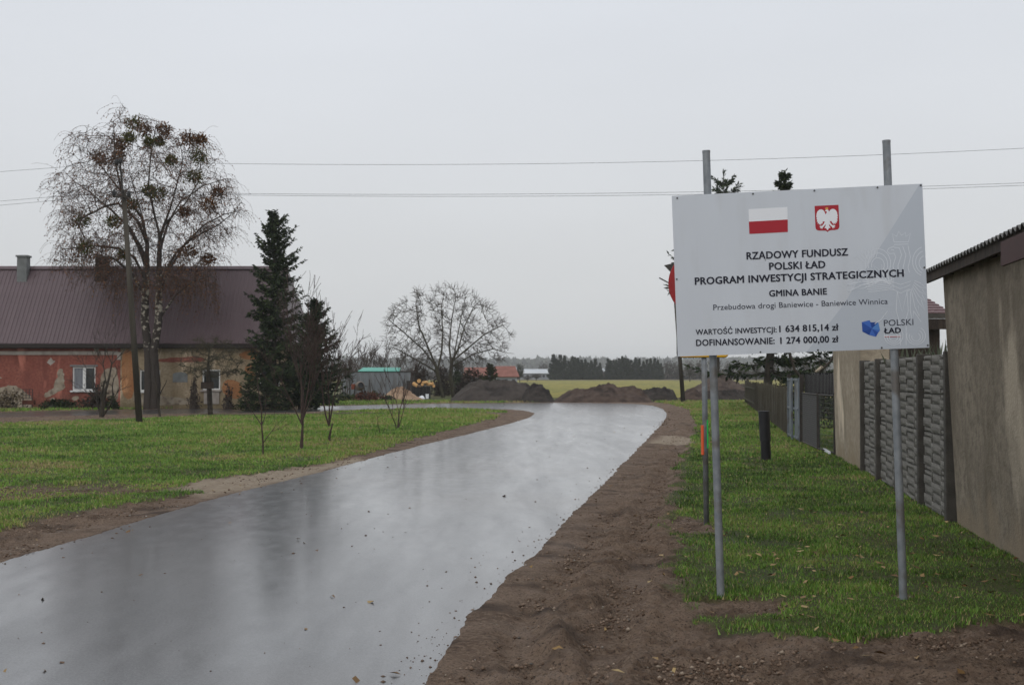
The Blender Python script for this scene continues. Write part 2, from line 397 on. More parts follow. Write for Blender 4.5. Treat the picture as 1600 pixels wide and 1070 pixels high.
def make_road():
    pts = [Vector((x, y, 0)) for x, y in RP]
    bm = bmesh.new(); vs = [bm.verts.new(p) for p in pts]
    for t in tessellate_polygon([pts]): bm.faces.new([vs[i] for i in t])
    ys = np.concatenate([np.arange(-2, 20, .8), np.arange(20, 90, 2.0)])
    for yy in ys:
        bmesh.ops.bisect_plane(bm, geom=bm.verts[:] + bm.edges[:] + bm.faces[:], plane_co=(0, yy, 0), plane_no=(0, 1, 0))
    for xx in np.concatenate([np.arange(-44, -6, 1.5), np.arange(-6, 9, .45)]):
        bmesh.ops.bisect_plane(bm, geom=bm.verts[:] + bm.edges[:] + bm.faces[:], plane_co=(xx, 0, 0), plane_no=(1, 0, 0))
    bmesh.ops.remove_doubles(bm, verts=bm.verts, dist=.004)
    cc = np.array([f.calc_center_median()[:] for f in bm.faces]); so_ = sdist(cc[:, 0], cc[:, 1], RP); bm.faces.ensure_lookup_table()
    bmesh.ops.delete(bm, geom=[bm.faces[i] for i in np.where(so_ < -.002)[0]], context='FACES')
    for f in bm.faces:
        f.normal_update()
        if f.normal.z < 0: f.normal_flip()
    bed = [e_ for e_ in bm.edges if len(e_.link_faces) == 1]
    r_ = bmesh.ops.extrude_edge_only(bm, edges=bed)
    for v in [g for g in r_['geom'] if isinstance(g, bmesh.types.BMVert)]: v.co.z -= .12
    me = bpy.data.meshes.new('road'); bm.to_mesh(me); bm.free()
    co = np.array([v.co[:] for v in me.vertices])
    sd = sdist(co[:, 0], co[:, 1], RP)
    camber = 0
    z = co[:, 2] + camber + .004
    for i, v in enumerate(me.vertices): v.co.z = z[i]
    a = me.attributes.new('soiled', 'FLOAT', 'POINT')
    so = smooth01(sd, .5, .0) * .5 * fbm(co[:, 0], co[:, 1], .8, 3, 4) + .35 * smooth01(fbm(co[:, 0], co[:, 1], .35, 3, 14), .5, .72)
    a.data.foreach_set('value', so.astype(np.float32))
    
    tag(link('road', me, road_mat()), kind='structure')
make_road()

# ------------------------------------------------------------------ grass, clods, stones, leaves
def attr_mat(name, cols, rough=.7, att='tint', spec=.2, trans=0.0):
    m = bpy.data.materials.new(name); m.use_nodes = True; N = m.node_tree.nodes; L = m.node_tree.links
    bs = N['Principled BSDF']; bs.inputs['Roughness'].default_value = rough; bs.inputs['Specular IOR Level'].default_value = spec
    a = N.new('ShaderNodeAttribute'); a.attribute_name = att
    r = N.new('ShaderNodeValToRGB'); L.new(a.outputs['Fac'], r.inputs[0]); e_ = r.color_ramp.elements
    e_[0].position = cols[0][0]; e_[0].color = (*cols[0][1], 1); e_[1].position = cols[-1][0]; e_[1].color = (*cols[-1][1], 1)
    for p, c in cols[1:-1]: k = e_.new(p); k.color = (*c, 1)
    L.new(r.outputs[0], bs.inputs['Base Color']); return m
M['blade'] = attr_mat('grass_blades', [(0, (.040, .075, .014)), (.35, (.115, .225, .032)), (.6, (.17, .305, .046)), (.82, (.25, .32, .06)), (1, (.34, .27, .13))], .55, spec=.3)
def make_grass():
    n = 1500000
    r = np.exp(rng.uniform(math.log(6.2), math.log(92), n)); a = rng.uniform(R(-26), R(27), n)
    X = r * np.sin(a); Y = r * np.cos(a)
    quick = (sdist(X, Y, GR) > -.3) | (sdist(X, Y, GL) > -.4)
    keep = quick | ((Y > 60) & (X < 5)); X, Y, r = X[keep], Y[keep], r[keep]
    sr, g, sand, mud, fm = ground_fields(X, Y)
    dens = g * (.30 + .70 * smooth01(fbm(X, Y, 2.2, 4, 41), .34, .56))
    k = (dens > rng.random(len(X)) * .95 + .04) & (sr < -.05); X, Y, r = X[k], Y[k], r[k]; mud = mud[k]
    right = X > 0
    z = zground(X, Y) + .012
    tuft = fbm(X, Y, 3.0, 3, 43)
    h = (.009 + .017 * smooth01(tuft, .4, .75) + .0011 * r) * rng.uniform(.5, 1.5, len(X)) * np.where(mud > .3, .4, 1)
    w = (.0026 + .00042 * r) * rng.uniform(.7, 1.3, len(X))
    th = rng.uniform(0, 2 * math.pi, len(X)); dx, dy = np.cos(th) * w, np.sin(th) * w
    lx, ly = rng.normal(0, .45, (2, len(X))) * h
    V = np.empty((len(X), 3, 3)); 
    V[:, 0] = np.stack([X - dx, Y - dy, z - .012], 1); V[:, 1] = np.stack([X + dx, Y + dy, z - .012], 1); V[:, 2] = np.stack([X + lx, Y + ly, z + h], 1)
    tint = .55 * fbm(X, Y, .35, 4, 51) + .50 * fbm(X, Y, 1.5, 3, 52) - .04 + rng.normal(0, .10, len(X)) - .03
    tint = (tint - .46) * 1.9 + .40 + .25 * (mud > .3)
    tint += np.where(rng.random(len(X)) < np.where(right, .13, .06), .7, 0)
    dark = np.where(right, -.16 + .006 * r, .22); tint = np.clip(tint + dark, 0, 1)  # right verge darker up close: shade near the fence put into blade tint
    T = np.repeat(tint, 3)
    for nm, sel in (('grass', right), ('lawn_grass', ~right)):
        VV = V[sel].reshape(-1, 3); 
        me = np_mesh(nm, VV, np.arange(len(VV)), 3, False, dict(tint=np.repeat(tint[sel], 3)))
        tag(link(nm, me, M['blade']), 'short green grass of the ' + ('verge around the sign posts, between dirt shoulder and fence' if nm == 'grass' else 'wide lawn left of the road in front of the house'), 'grass', kind='stuff')
    return len(X)
NG = make_grass()

def lumps(name, X, Y, Z, S, mt, label, cat, tint=None, flat=.6):
    """irregular little stones: jittered octahedra"""
    base = np.array([(1, 0, 0), (0, 1, 0), (-1, 0, 0), (0, -1, 0), (0, 0, 1), (0, 0, -1)], float)
    fc = np.array([(0, 1, 4), (1, 2, 4), (2, 3, 4), (3, 0, 4), (1, 0, 5), (2, 1, 5), (3, 2, 5), (0, 3, 5)])
    n = len(X); V = np.repeat(base[None], n, 0) * rng.uniform(.55, 1.35, (n, 6, 3)) * S[:, None, None]
    V[:, :, 2] *= flat; th = rng.uniform(0, 6.28, n); c, s = np.cos(th)[:, None], np.sin(th)[:, None]
    x = V[:, :, 0] * c - V[:, :, 1] * s; y = V[:, :, 0] * s + V[:, :, 1] * c
    V = np.stack([x + X[:, None], y + Y[:, None], V[:, :, 2] + Z[:, None]], -1).reshape(-1, 3)
    Fc = (fc[None] + (np.arange(n) * 6)[:, None, None]).reshape(-1)
    me = np_mesh(name, V, Fc, 3, False, dict(tint=np.repeat(rng.random(n) if tint is None else tint, 6)))
    return tag(link(name, me, mt), label, cat, kind='stuff')
M['clod'] = attr_mat('soil_clods', [(0, (.085, .055, .038)), (.6, (.16, .108, .075)), (.9, (.24, .175, .13)), (1, (.32, .26, .20))], .85)
M['pebble'] = attr_mat('pebbles', [(0, (.05, .042, .036)), (.6, (.16, .14, .12)), (.93, (.30, .27, .23)), (1, (.6, .58, .54))], .6)
def scatter(n, r0, r1, a0=-26, a1=27):
    r = np.exp(rng.uniform(math.log(r0), math.log(r1), n)); a = rng.uniform(R(a0), R(a1), n)
    return r * np.sin(a), r * np.cos(a), r
def make_debris():
    X, Y, r = scatter(520000, 6, 70)
    sr, g, sand, mud, fm = ground_fields(X, Y)
    cl = fbm(X, Y, 1.5, 3, 61)
    k = (sr < -.02) & (g < .35) & (cl > .30 + .50 * rng.random(len(X))); X1, Y1, r1 = X[k], Y[k], r[k]
    S = (.003 + .016 * rng.random(len(X1)) ** 7) * (1 + r1 * .015)
    z = zground(X1, Y1) + .0
    # stand on the heaved soil roughly
    z += (.075 * (fbm(X1, Y1, 1.6, 4, 21) - .5) + .075 * (fbm(X1, Y1, 5.5, 4, 22) - .55))*.8
    lumps('soil_clods', X1, Y1, z + S * .3, S, M['clod'], 'loose brown soil clods strewn over the dirt shoulders', 'soil')
    k2 = rng.random(len(X1)) < .04
    lumps('pebbles', X1[k2] + .03, Y1[k2], z[k2] + .006, S[k2] * .8, M['pebble'], 'small pale stones lying in the dirt shoulders', 'stones')
    # crumbs on the asphalt, thick along the edge and thin beyond
    p = np.exp(-np.clip(sr, 0, 9) / .14) * .07 + .0010
    k = (sr > .0) & (rng.random(len(X)) < p); X2, Y2, r2 = X[k], Y[k], r[k]
    zz = np.full(len(X2), .005)
    lumps('road_crumbs', X2, Y2, zz, (.003 + .010 * rng.random(len(X2)) ** 3) * (1 + r2 * .03), M['clod'], 'dark soil crumbs and twigs scattered on the wet asphalt', 'crumbs')
    # leaves
    X, Y, r = scatter(9000, 7, 40, -25, 26)
    sr, g, sand, mud, fm = ground_fields(X, Y)
    cl = fbm(X, Y, .7, 3, 71)
    k = ((X > 0) & (g > .3) & (cl > .42) & (rng.random(len(X)) < .20)) | ((g <= .3) & (sr < 0) & (rng.random(len(X)) < .035)) | ((sr > .1) & (rng.random(len(X)) < .010))
    X, Y, r = X[k], Y[k], r[k]; n = len(X); sr = sr[k]
    z = zground(X, Y) + np.where(sr > 0, .012, .035 + .02 * rng.random(n))
    s = .020 * rng.uniform(.7, 1.6, n) * (1 + r * .006); th = rng.uniform(0, 6.28, n)
    V = np.empty((n, 4, 3))
    for i, (u, v) in enumerate(((-1.3, 0), (0, -.7), (1.3, 0), (0, .7))):
        V[:, i] = np.stack([X + s * (u * np.cos(th) - v * np.sin(th)), Y + s * (u * np.sin(th) + v * np.cos(th)), z + rng.uniform(-.012, .016, n)], 1)
    me = np_mesh('fallen_leaves', V.reshape(-1, 3), np.arange(4 * n), 4, False, dict(tint=np.repeat(rng.random(n), 4)))
    mm = attr_mat('leaf_litter', [(0, (.10, .05, .02)), (.5, (.22, .13, .045)), (1, (.38, .28, .13))], .6)
    tag(link('fallen_leaves', me, mm), 'brown and yellow fallen leaves scattered over verge and dirt', 'leaves', kind='stuff')
make_debris()

# ================================================================== INFORMATION BOARD
def text_mesh(s, bold=0.0, italic=False):
    cu = bpy.data.curves.new('t', 'FONT'); cu.body = s; cu.size = 1.0; cu.offset = 0; cu.resolution_u = 3; cu.space_character = 1.0 + bold * 1.6
    ob = bpy.data.objects.new('t', cu); COL.objects.link(ob)
    dg = bpy.context.evaluated_depsgraph_get(); me = bpy.data.meshes.new_from_object(ob.evaluated_get(dg))
    COL.objects.unlink(ob); bpy.data.objects.remove(ob)
    if bold > .01:      # heavier stroke: the same glyph sheets laid again, shifted by a stroke fraction, each a hair further out
        v = np.array([q.co[:] for q in me.vertices]); fs = [tuple(p.vertices) for p in me.polygons]; VV = []; FF = []
        for i, (ox, oy) in enumerate(((0, 0), (bold, 0), (-bold, 0), (0, bold * .6), (0, -bold * .6), (bold * .7, bold * .4), (-bold * .7, -bold * .4), (bold * .7, -bold * .4), (-bold * .7, bold * .4))):
            b = len(v) * i; VV.append(v + np.array([ox, oy, i * 1.0])); FF += [tuple(j + b for j in f) for f in fs]
        me = bpy.data.meshes.new('t'); me.from_pydata(np.concatenate(VV).tolist(), [], FF)
    return me
def make_board():
    TL, TR, BR, BL = P(1053, 308, 9.66), P(1445, 287, 9.46), P(1452, 545, 9.46), P(1059, 557, 9.66)
    O = BL; U = ((BR - BL) + (TR - TL)) * .5; W_ = U.length; U.normalize()
    Vv = ((TL - BL) + (TR - BR)) * .5; H_ = Vv.length; Vv = (Vv - U * Vv.dot(U)).normalized(); Nn = U.cross(Vv)   # Nn towards the camera
    root = empty('information_board', (G(1127, 935).x, G(1127, 935).y, 0), 'large white roadside information board with flag, eagle crest and lettering on two steel posts', 'sign board')
    M4 = Matrix((( U.x, Vv.x, Nn.x, O.x), (U.y, Vv.y, Nn.y, O.y), (U.z, Vv.z, Nn.z, O.z), (0, 0, 0, 1)))
    inv = Matrix.Translation(-root.location)
    def loc(px, py):
        """photo pixel -> board coordinates, by meeting the board's plane"""
        d = ray(px, py); c = Vector((0, 0, CAMZ)); t = (O - c).dot(Nn) / d.dot(Nn); q = c + d * t - O
        return q.dot(U), q.dot(Vv)
    Z6 = lambda x, y: loc(1010 + x / 2.9723, 220 + y / 2.9723)
    mb = MB(); mb.box((W_ / 2, H_ / 2, -.0015), (W_, H_, .003))
    panel = mb.build('panel', M['board'], root); panel.matrix_local = inv @ M4
    def flat(name, polys, mt, z, label=None):
        m = MB()
        for pl in polys:
            tris = tessellate_polygon([[Vector((u, v, 0)) for u, v in pl]])
            m.add([(u, v, z) for u, v in pl], [tuple(t) for t in tris])
        me = bpy.data.meshes.new(name); me.from_pydata(m.v, [], m.f)
        for p in me.polygons:
            if p.normal.z < 0: p.flip()
        o = link(name, me, mt, panel)
        if label: o['label'] = label
        return o
    c = lambda u, v: (min(max(u, 0.002), W_ - .002), min(max(v, 0.002), H_ - .002))
    # pale grey diagonal field
    flat('printed_diagonal', [[c(*Z6(745, 990)), c(W_, 0), c(W_, H_), c(*Z6(1268, 203)), c(*Z6(1100, 470)), c(*Z6(905, 775))]], M['print_grey'], .0006)
    # outline eagle watermark
    lines = []
    cxl = 1190
    def arc(cx, cy, rx, ry, a0, a1, n=12): return [(cx + rx * math.cos(R(a)), cy + ry * math.sin(R(a))) for a in np.linspace(a0, a1, n)]
    lines += [[(1150, 470), (1142, 432), (1162, 445), (1172, 420), (1184, 440), (1203, 426), (1205, 445), (1226, 430), (1217, 470), (1150, 470)], [(1150, 482), (1217, 480)]]
    lines += [[(1150, 490), (1125, 500), (1118, 512), (1130, 525), (1150, 522), (1158, 540), (1145, 580), (1150, 620)], [(1150, 495), (1175, 498), (1185, 530), (1168, 580), (1172, 618)],
              [(1190, 490), (1205, 530), (1192, 590), (1200, 616)], [(1215, 488), (1226, 540), (1215, 590), (1222, 612)], [(1136, 506), (1150, 508)]]
    for k, rr_ in enumerate((60, 46, 30)):
        lines.append(arc(1075, 570 + k * 4, rr_, rr_ * 1.15, -200, 60)); 
        lines.append([p for p in arc(1296, 560 + k * 4, rr_ , rr_ * 1.15, -250, -92)])
    for k in range(6): lines.append([(1000 + k * 6, 640 + k * 12), (1060, 655 + k * 9), (1130, 650 + k * 8), (1150, 640 + k * 10)][:4])
    for k in range(9):       # left wing feathers
        a = 205 - k * 14; bx, by = 1110 + k * 3, 640 + k * 5
        L_ = 190 - k * 7; tx, ty = bx + L_ * math.cos(R(a)), by - L_ * math.sin(R(a)) * .75
        nx, ny = -(ty - by), tx - bx; q = 9 / math.hypot(nx, ny)
        lines.append([(bx, by), (bx + (tx - bx) * .6 + nx * q * 1.0, by + (ty - by) * .6 + ny * q), (tx, ty), (bx + (tx - bx) * .6 - nx * q, by + (ty - by) * .6 - ny * q), (bx + nx * q * .4, by + ny * q * .4 + 4)])
    for k in range(7):       # upper left feathers
        a = 150 - k * 11; bx, by = 1060, 590
        L_ = 110 - k * 3; tx, ty = bx + L_ * math.cos(R(a)), by - L_ * math.sin(R(a)); nx, ny = -(ty - by), tx - bx; q = 6 / math.hypot(nx, ny)
        lines.append([(bx + (tx - bx) * .5, by + (ty - by) * .5), (bx + (tx - bx) * .8 + nx * q, by + (ty - by) * .8 + ny * q), (tx, ty), (bx + (tx - bx) * .8 - nx * q, by + (ty - by) * .8 - ny * q)])
    for k in range(7):       # right wing feathers
        a = -8 - k * 13; bx, by = 1245 - k * 3, 650 + k * 8
        L_ = 56 + k * 16; tx, ty = bx + L_ * math.cos(R(a)), by - L_ * math.sin(R(a)); tx = min(tx, 1299); nx, ny = -(ty - by), tx - bx; q = 8 / math.hypot(nx, ny)
        lines.append([(bx, by), (bx + (tx - bx) * .6 + nx * q, by + (ty - by) * .6 + ny * q), (tx, ty), (bx + (tx - bx) * .6 - nx * q, by + (ty - by) * .6 - ny * q)])
    for k in range(3): lines.append([(1140 + k * 3, 655 + k * 18), (1180, 668 + k * 20), (1228 - k * 3, 652 + k * 18)])
    lines += [[(1142, 690), (1165, 700), (1188, 800), (1210, 700), (1232, 688)], [(1165, 700), (1160, 790), (1178, 850)], [(1210, 700), (1216, 790), (1200, 850)]]
    for sgn in (-1, 1):
        for k, rr_ in enumerate((44, 32, 20)): lines.append(arc(cxl + 10 + sgn * 52, 905 + k * 3, rr_, rr_ * .95, -60, 200))
    lines += [[(1176, 850), (1180, 950), (1192, 965), (1206, 948), (1206, 850)], [(1120, 790), (1090, 830), (1060, 850)], [(1240, 790), (1262, 820), (1275, 840)]]
    em = MB(); lvl = 0
    for ln in lines:
        q = [Z6(x, y) for x, y in ln]; run = []
        def strip(run, z):
            if len(run) < 2: return
            pts = [Vector((a_, b_, 0)) for a_, b_ in run]; vs = []
            for i in range(len(pts)):
                t0 = (pts[i] - pts[i - 1]).normalized() if i else (pts[1] - pts[0]).normalized()
                t1 = (pts[i + 1] - pts[i]).normalized() if i < len(pts) - 1 else t0
                n0 = Vector((-t0.y, t0.x, 0)); n1 = Vector((-t1.y, t1.x, 0)); nn = (n0 + n1)
                nn = nn.normalized() if nn.length > .3 else n0
                w = .0026; vs += [pts[i] + nn * w + Vector((0, 0, z)), pts[i] - nn * w + Vector((0, 0, z))]
            em.add(vs, [(2 * i, 2 * i + 1, 2 * i + 3, 2 * i + 2) for i in range(len(pts) - 1)])
        for p_ in q:
            if .004 < p_[0] < W_ - .004 and .004 < p_[1] < H_ - .004: run.append(p_)
            else: strip(run, .0009 + lvl * .00002); run = []
        strip(run, .0009 + lvl * .00002); lvl += 1
    eo = em.mesh('eagle_outline')
    for p in eo.polygons:
        if p.normal.z < 0: p.flip()
    eo = link('eagle_outline', eo, M['print_line'], panel); eo['label'] = 'faint outline eagle printed behind the lettering at right'; eo['kind'] = 'stuff'
    # flag
    f1 = [Z6(474, 318), Z6(655, 308), Z6(656, 366), Z6(476, 376)]; f2 = [Z6(476, 376), Z6(656, 366), Z6(657, 424), Z6(478, 433)]
    flat('flag_white_band', [f1], M['print_white'], .0014); flat('flag_red_band', [f2], M['print_red'], .0014)
    # crest
    a = Z6(781, 304); b = Z6(892, 297); hB = Z6(838, 424)
    sw = b[0] - a[0]; sx = a[0]; sy = (a[1] + b[1]) / 2; sh = sy - hB[1]
    S = lambda x, y: (sx + sw * x, sy - sh * y)
    shield = [(0, 0), (1, 0), (1, .80), (.985, .86), (.95, .90), (.90, .925), (.80, .935), (.62, .94), (.55, .96), (.5, 1.0), (.45, .96), (.38, .94), (.20, .935), (.10, .925), (.05, .90), (.015, .86), (0, .80)]
    flat('crest_shield', [[S(*p) for p in shield]], M['print_red'], .0014)
    wing = [(.44, .34), (.41, .25), (.36, .18), (.28, .14), (.19, .15), (.11, .21), (.065, .30), (.07, .36), (.04, .40), (.08, .44), (.05, .50), (.09, .52), (.06, .60), (.11, .60), (.10, .68), (.155, .65), (.155, .73), (.205, .67),
            (.22, .75), (.26, .66), (.285, .69), (.32, .60), (.40, .60), (.36, .68), (.28, .76), (.20, .76), (.16, .79), (.22, .81), (.19, .86), (.25, .84), (.27, .89), (.31, .82), (.38, .76), (.44, .70),
            (.42, .78), (.37, .84), (.41, .86), (.45, .85), (.47, .91), (.5, .93)]
    body = wing + [(1 - x, y) for x, y in wing[::-1][1:]]
    body = [p for p in body]
    idx = len(wing) - 1
    body += [(.60, .30), (.585, .22), (.56, .17), (.50, .15), (.455, .17), (.425, .205), (.46, .22), (.50, .23), (.49, .28), (.45, .33)]
    flat('crest_eagle', [[S(*p) for p in body]], M['print_white'], .0022)
    flat('crest_crown', [[S(*p) for p in [(.455, .16), (.43, .08), (.465, .10), (.49, .06), (.515, .10), (.56, .065), (.56, .16)]], [S(*p) for p in [(.43, .19), (.39, .205), (.44, .215)]]], M['print_gold'], .0026)
    # Poland map of triangular facets
    Cc = (1047, 872)
    ring = [(1000, 842), (1036, 833), (1042, 843), (1077, 842), (1085, 880), (1077, 890), (1066, 910), (1035, 902), (1003, 886)]
    seq = ['b', 'a', 'd', 'c', 'b', 'a', 'b', 'd', 'a']
    for key in 'abcd':
        pl = [[Z6(*ring[i]), Z6(*ring[(i + 1) % 9]), Z6(*Cc)] for i in range(9) if seq[i] == key]
        if pl: flat('map_facets', pl, M['blue_' + key], .0018)
    flat('underline_red', [[Z6(1106, 908), Z6(1183, 907), Z6(1183, 910.5), Z6(1106, 911.5)]], M['print_red'], .0018)
    flat('underline_white', [[Z6(1106, 904.5), Z6(1183, 903.5), Z6(1183, 907), Z6(1106, 908)]], M['print_white'], .0018)
    def text(s, x0, x1, yb0, yb1, cap, bold, mt, ref='H'):
        me = text_mesh(s, bold); v = np.array([q.co[:] for q in me.vertices]); xmin, xmax = v[:, 0].min(), v[:, 0].max()
        rf = text_mesh(ref, bold); rv = np.array([q.co[:] for q in rf.vertices]); ymin, ymax = rv[:, 1].min(), rv[:, 1].max()
        A = Z6(x0, yb0); B = Z6(x1, yb1); T = Z6(x0, yb0 - cap)
        hx = T[1] - A[1]; kx = (B[0] - A[0]) / (xmax - xmin)
        v2 = np.empty_like(v); v2[:, 0] = A[0] + (v[:, 0] - xmin) * kx
        v2[:, 1] = A[1] + (v[:, 1] - ymin) * hx / (ymax - ymin) + (v2[:, 0] - A[0]) * (B[1] - A[1]) / (B[0] - A[0]); v2[:, 2] = .0024 + v[:, 2] * .00012
        me.vertices.foreach_set('co', v2.astype(np.float32).ravel()); me.update(); me.materials.clear()
        o = link('lettering', me, mt, panel); o['label'] = 'printed words ' + s.lower(); o['kind'] = 'stuff'
    K = M['print_black']
    text('RZĄDOWY FUNDUSZ', 465, 937, 552, 533, 34, .032, K)
    text('POLSKI ŁAD', 570, 832, 600, 591, 34, .032, K)
    text('PROGRAM INWESTYCJI STRATEGICZNYCH', 225, 1196, 669, 631, 34, .034, K)
    text('GMINA BANIE', 570, 839, 724, 714, 30, .032, K)
    text('Przebudowa drogi Baniewice - Baniewice Winnica', 311, 1121, 786, 757, 25, .004, M['print_dark'])
    text('WARTOŚĆ INWESTYCJI:', 229, 605, 901, 889, 25, .022, K)
    text('1 634 815,14 zł', 617, 893, 889, 880, 31, .032, K)
    text('DOFINANSOWANIE:', 231, 596, 953, 943, 30, .026, K)
    text('1 274 000,00 zł', 622, 893, 943, 935, 31, .032, K)
    text('POLSKI', 1103, 1240, 860, 855, 28, .0, M['print_dark'])
    text('ŁAD', 1103, 1183, 895, 892, 26, .04, K)
    # screws
    for (x, y) in ((143, 267), (495, 247), (780, 232), (1073, 216), (1276, 206), (141, 643), (1299, 588), (530, 990), (797, 982), (1093, 971), (1312, 949)):
        u, v = Z6(x, y); u = min(max(u, .012), W_ - .012); v = min(max(v, .012), H_ - .012)
        m = MB(); m.tube([(u, v, -.001), (u, v, .005)], .007, 7); m.build('screw', M['screw'], panel)
    # posts behind the panel
    for (bx, by, tx, ty, Y) in ((1127, 936, 1103.5, 238, 9.72), (1412, 931, 1385, 222, 9.53)):
        A = P(bx, by + 16, Y); B = P(tx, ty, Y)
        p = empty('x', (0, 0, 0), None, None); bpy.data.objects.remove(p)
        m = MB(); m.tube([A, B], .0295, 20, cap=False); m.tube([B, A], .026, 20, cap=False); m.v = [tuple(Vector(v) - root.location) for v in m.v]
        po = m.build('post', M['steel'], root, smooth=True)
        cp = MB(); cp.tube([B - (B - A).normalized() * .004, B + (B - A).normalized() * .012], .031, 20); cp.v = [tuple(Vector(v) - root.location) for v in cp.v]
        cp.build('post_cap', M['steel'], root)
        for hh in (.34, .72):   # clamp bands behind the panel
            q = A + (B - A) * 0
            zc = O.z + H_ * (hh if hh < .5 else .78); tpar = (zc - A.z) / (B.z - A.z); q = A + (B - A) * tpar - root.location
            cl = MB(); cl.tube([q - Vector((0, 0, .02)), q + Vector((0, 0, .02))], .034, 16); cl.build('clamp', M['steel'], root)
make_board()

# ------------------------------------------------------------------ the traffic sign behind the board
def make_traffic_sign():
    Y = 14.4; base = G(1104, 820); 
    root = empty('traffic_sign', base, 'round red bordered traffic sign above a yellow plate on a steel post behind the board', 'traffic sign')
    L = lambda p: Vector(p) - base
    A = P(1104, 826, base.y); top = P(1098, 408, base.y)
    m = MB(); m.tube([L(A), L(top)], .031, 18); post = m.build('post', M['steel'], root, smooth=True)
    c = P(1098, 443, base.y - .05); r = .385
    disc = [Vector((c.x + r * math.cos(t), c.y, c.z + r * math.sin(t))) for t in np.linspace(0, 2 * math.pi, 48, endpoint=False)]
    m = MB(); m.prism([L(p) for p in disc], (0, .02, 0)); d = m.build('sign_disc', M['sign_red'], root)
    inner = [Vector((c.x + .29 * math.cos(t), c.y - .004, c.z + .29 * math.sin(t))) for t in np.linspace(0, 2 * math.pi, 48, endpoint=False)]
    m = MB(); m.prism([L(p) for p in inner], (0, .003, 0)); m.build('sign_face', M['sign_white'], d)
    # yellow plate with rounded black-edged corners
    a = P(1057.5, 559, base.y - .05); b = P(1138.5, 559, base.y - .05); ht = .36
    def rr(x0, x1, z0, z1, rad, y):
        pts = []
        for cx_, cz_, s0 in ((x1 - rad, z1 - rad, 0), (x0 + rad, z1 - rad, 90), (x0 + rad, z0 + rad, 180), (x1 - rad, z0 + rad, 270)):
            pts += [Vector((cx_ + rad * math.cos(R(s0 + k * 15)), y, cz_ + rad * math.sin(R(s0 + k * 15)))) for k in range(7)]
        return pts
    m = MB(); m.prism([L(p) for p in rr(a.x, b.x, a.z, a.z + ht, .05, a.y)], (0, .02, 0)); pl = m.build('yellow_plate', M['black'], root)
    m = MB(); m.prism([L(p) for p in rr(a.x + .010, b.x - .003, a.z + .010, a.z + ht - .010, .042, a.y - .003)], (0, .003, 0)); m.build('plate_face', M['sign_yellow'], pl)
    m = MB(); m.tube([L(P(1101.2, 710, base.y)) + Vector((-.024, -.012, 0)), L(P(1100.7, 664, base.y)) + Vector((-.024, -.012, 0))], .018, 12); m.build('orange_tape', M['orange'], post)
    m = MB(); m.tube([L(P(1101.0, 700, base.y)) + Vector((.026, -.012, 0)), L(P(1100.7, 656, base.y)) + Vector((.026, -.012, 0))], .016, 12); m.build('green_tape', M['green'], post)
make_traffic_sign()

def make_bollard():
    b = G(1197.5, 720); root = empty('marker_pipe', b, 'black plastic standpipe with a wider collar on the grass beside the fence', 'pipe')
    sc_ = b.y / F; h = 77 * sc_; lean = -.045
    m = MB(); m.tube([(0, 0, -.05), (lean * .45, 0, h * .42)], .098, 24); m.build('pipe', M['plastic_black'], root)
    m = MB(); m.tube([(lean * .42, 0, h * .40), (lean * .42, 0, h * .41), (lean * 1.0, 0, h - .005), (lean, 0, h)], [.102, .108, .110, .104], 24); m.build('collar', M['plastic_black'], root, smooth=False)
    m = MB(); m.tube([(lean, 0, h), (lean, 0, h + .012)], .112, 24); m.build('cap', M['plastic_black'], root)
make_bollard()
#PART2
# ================================================================== FENCE LINE ON THE RIGHT
LX = lambda d, off=0.0: 2.863 + .148 * d + off        # the line of walls and fences
LD = Vector((.148, 1, 0)).normalized(); LN = Vector((-LD.y, LD.x, 0))    # along (away), outward (towards the road)
RZ = math.atan2(LD.y, LD.x)
def lp(d, off=0.0, z=0.0):
    """point on the fence line at distance d; off = metres towards the road"""
    return Vector((LX(d), d, 0)) + LN * off + Vector((0, 0, z))
OF = lambda d: float(np.interp(d, [27.05, 28.2, 32, 34, 37, 87], [0, .2, .32, .46, .40, 0]))    # gate and boards stand a little proud of the wall line
def lq(d, off=0.0, z=0.0): return lp(d, off + OF(d), z)
def frame_mat(): return Matrix.Rotation(RZ, 3, 'Z')      # local x along the line (away), y towards the road
M['concrete'] = mat('fence_concrete', (.145, .138, .122), (.215, .205, .185), 6, .85, .5, 30, dirt=(.085, .088, .072), dscale=1.6)
M['concrete_post'] = mat('fence_post_concrete', (.055, .050, .044), (.085, .078, .068), 5, .85, .4, 30)
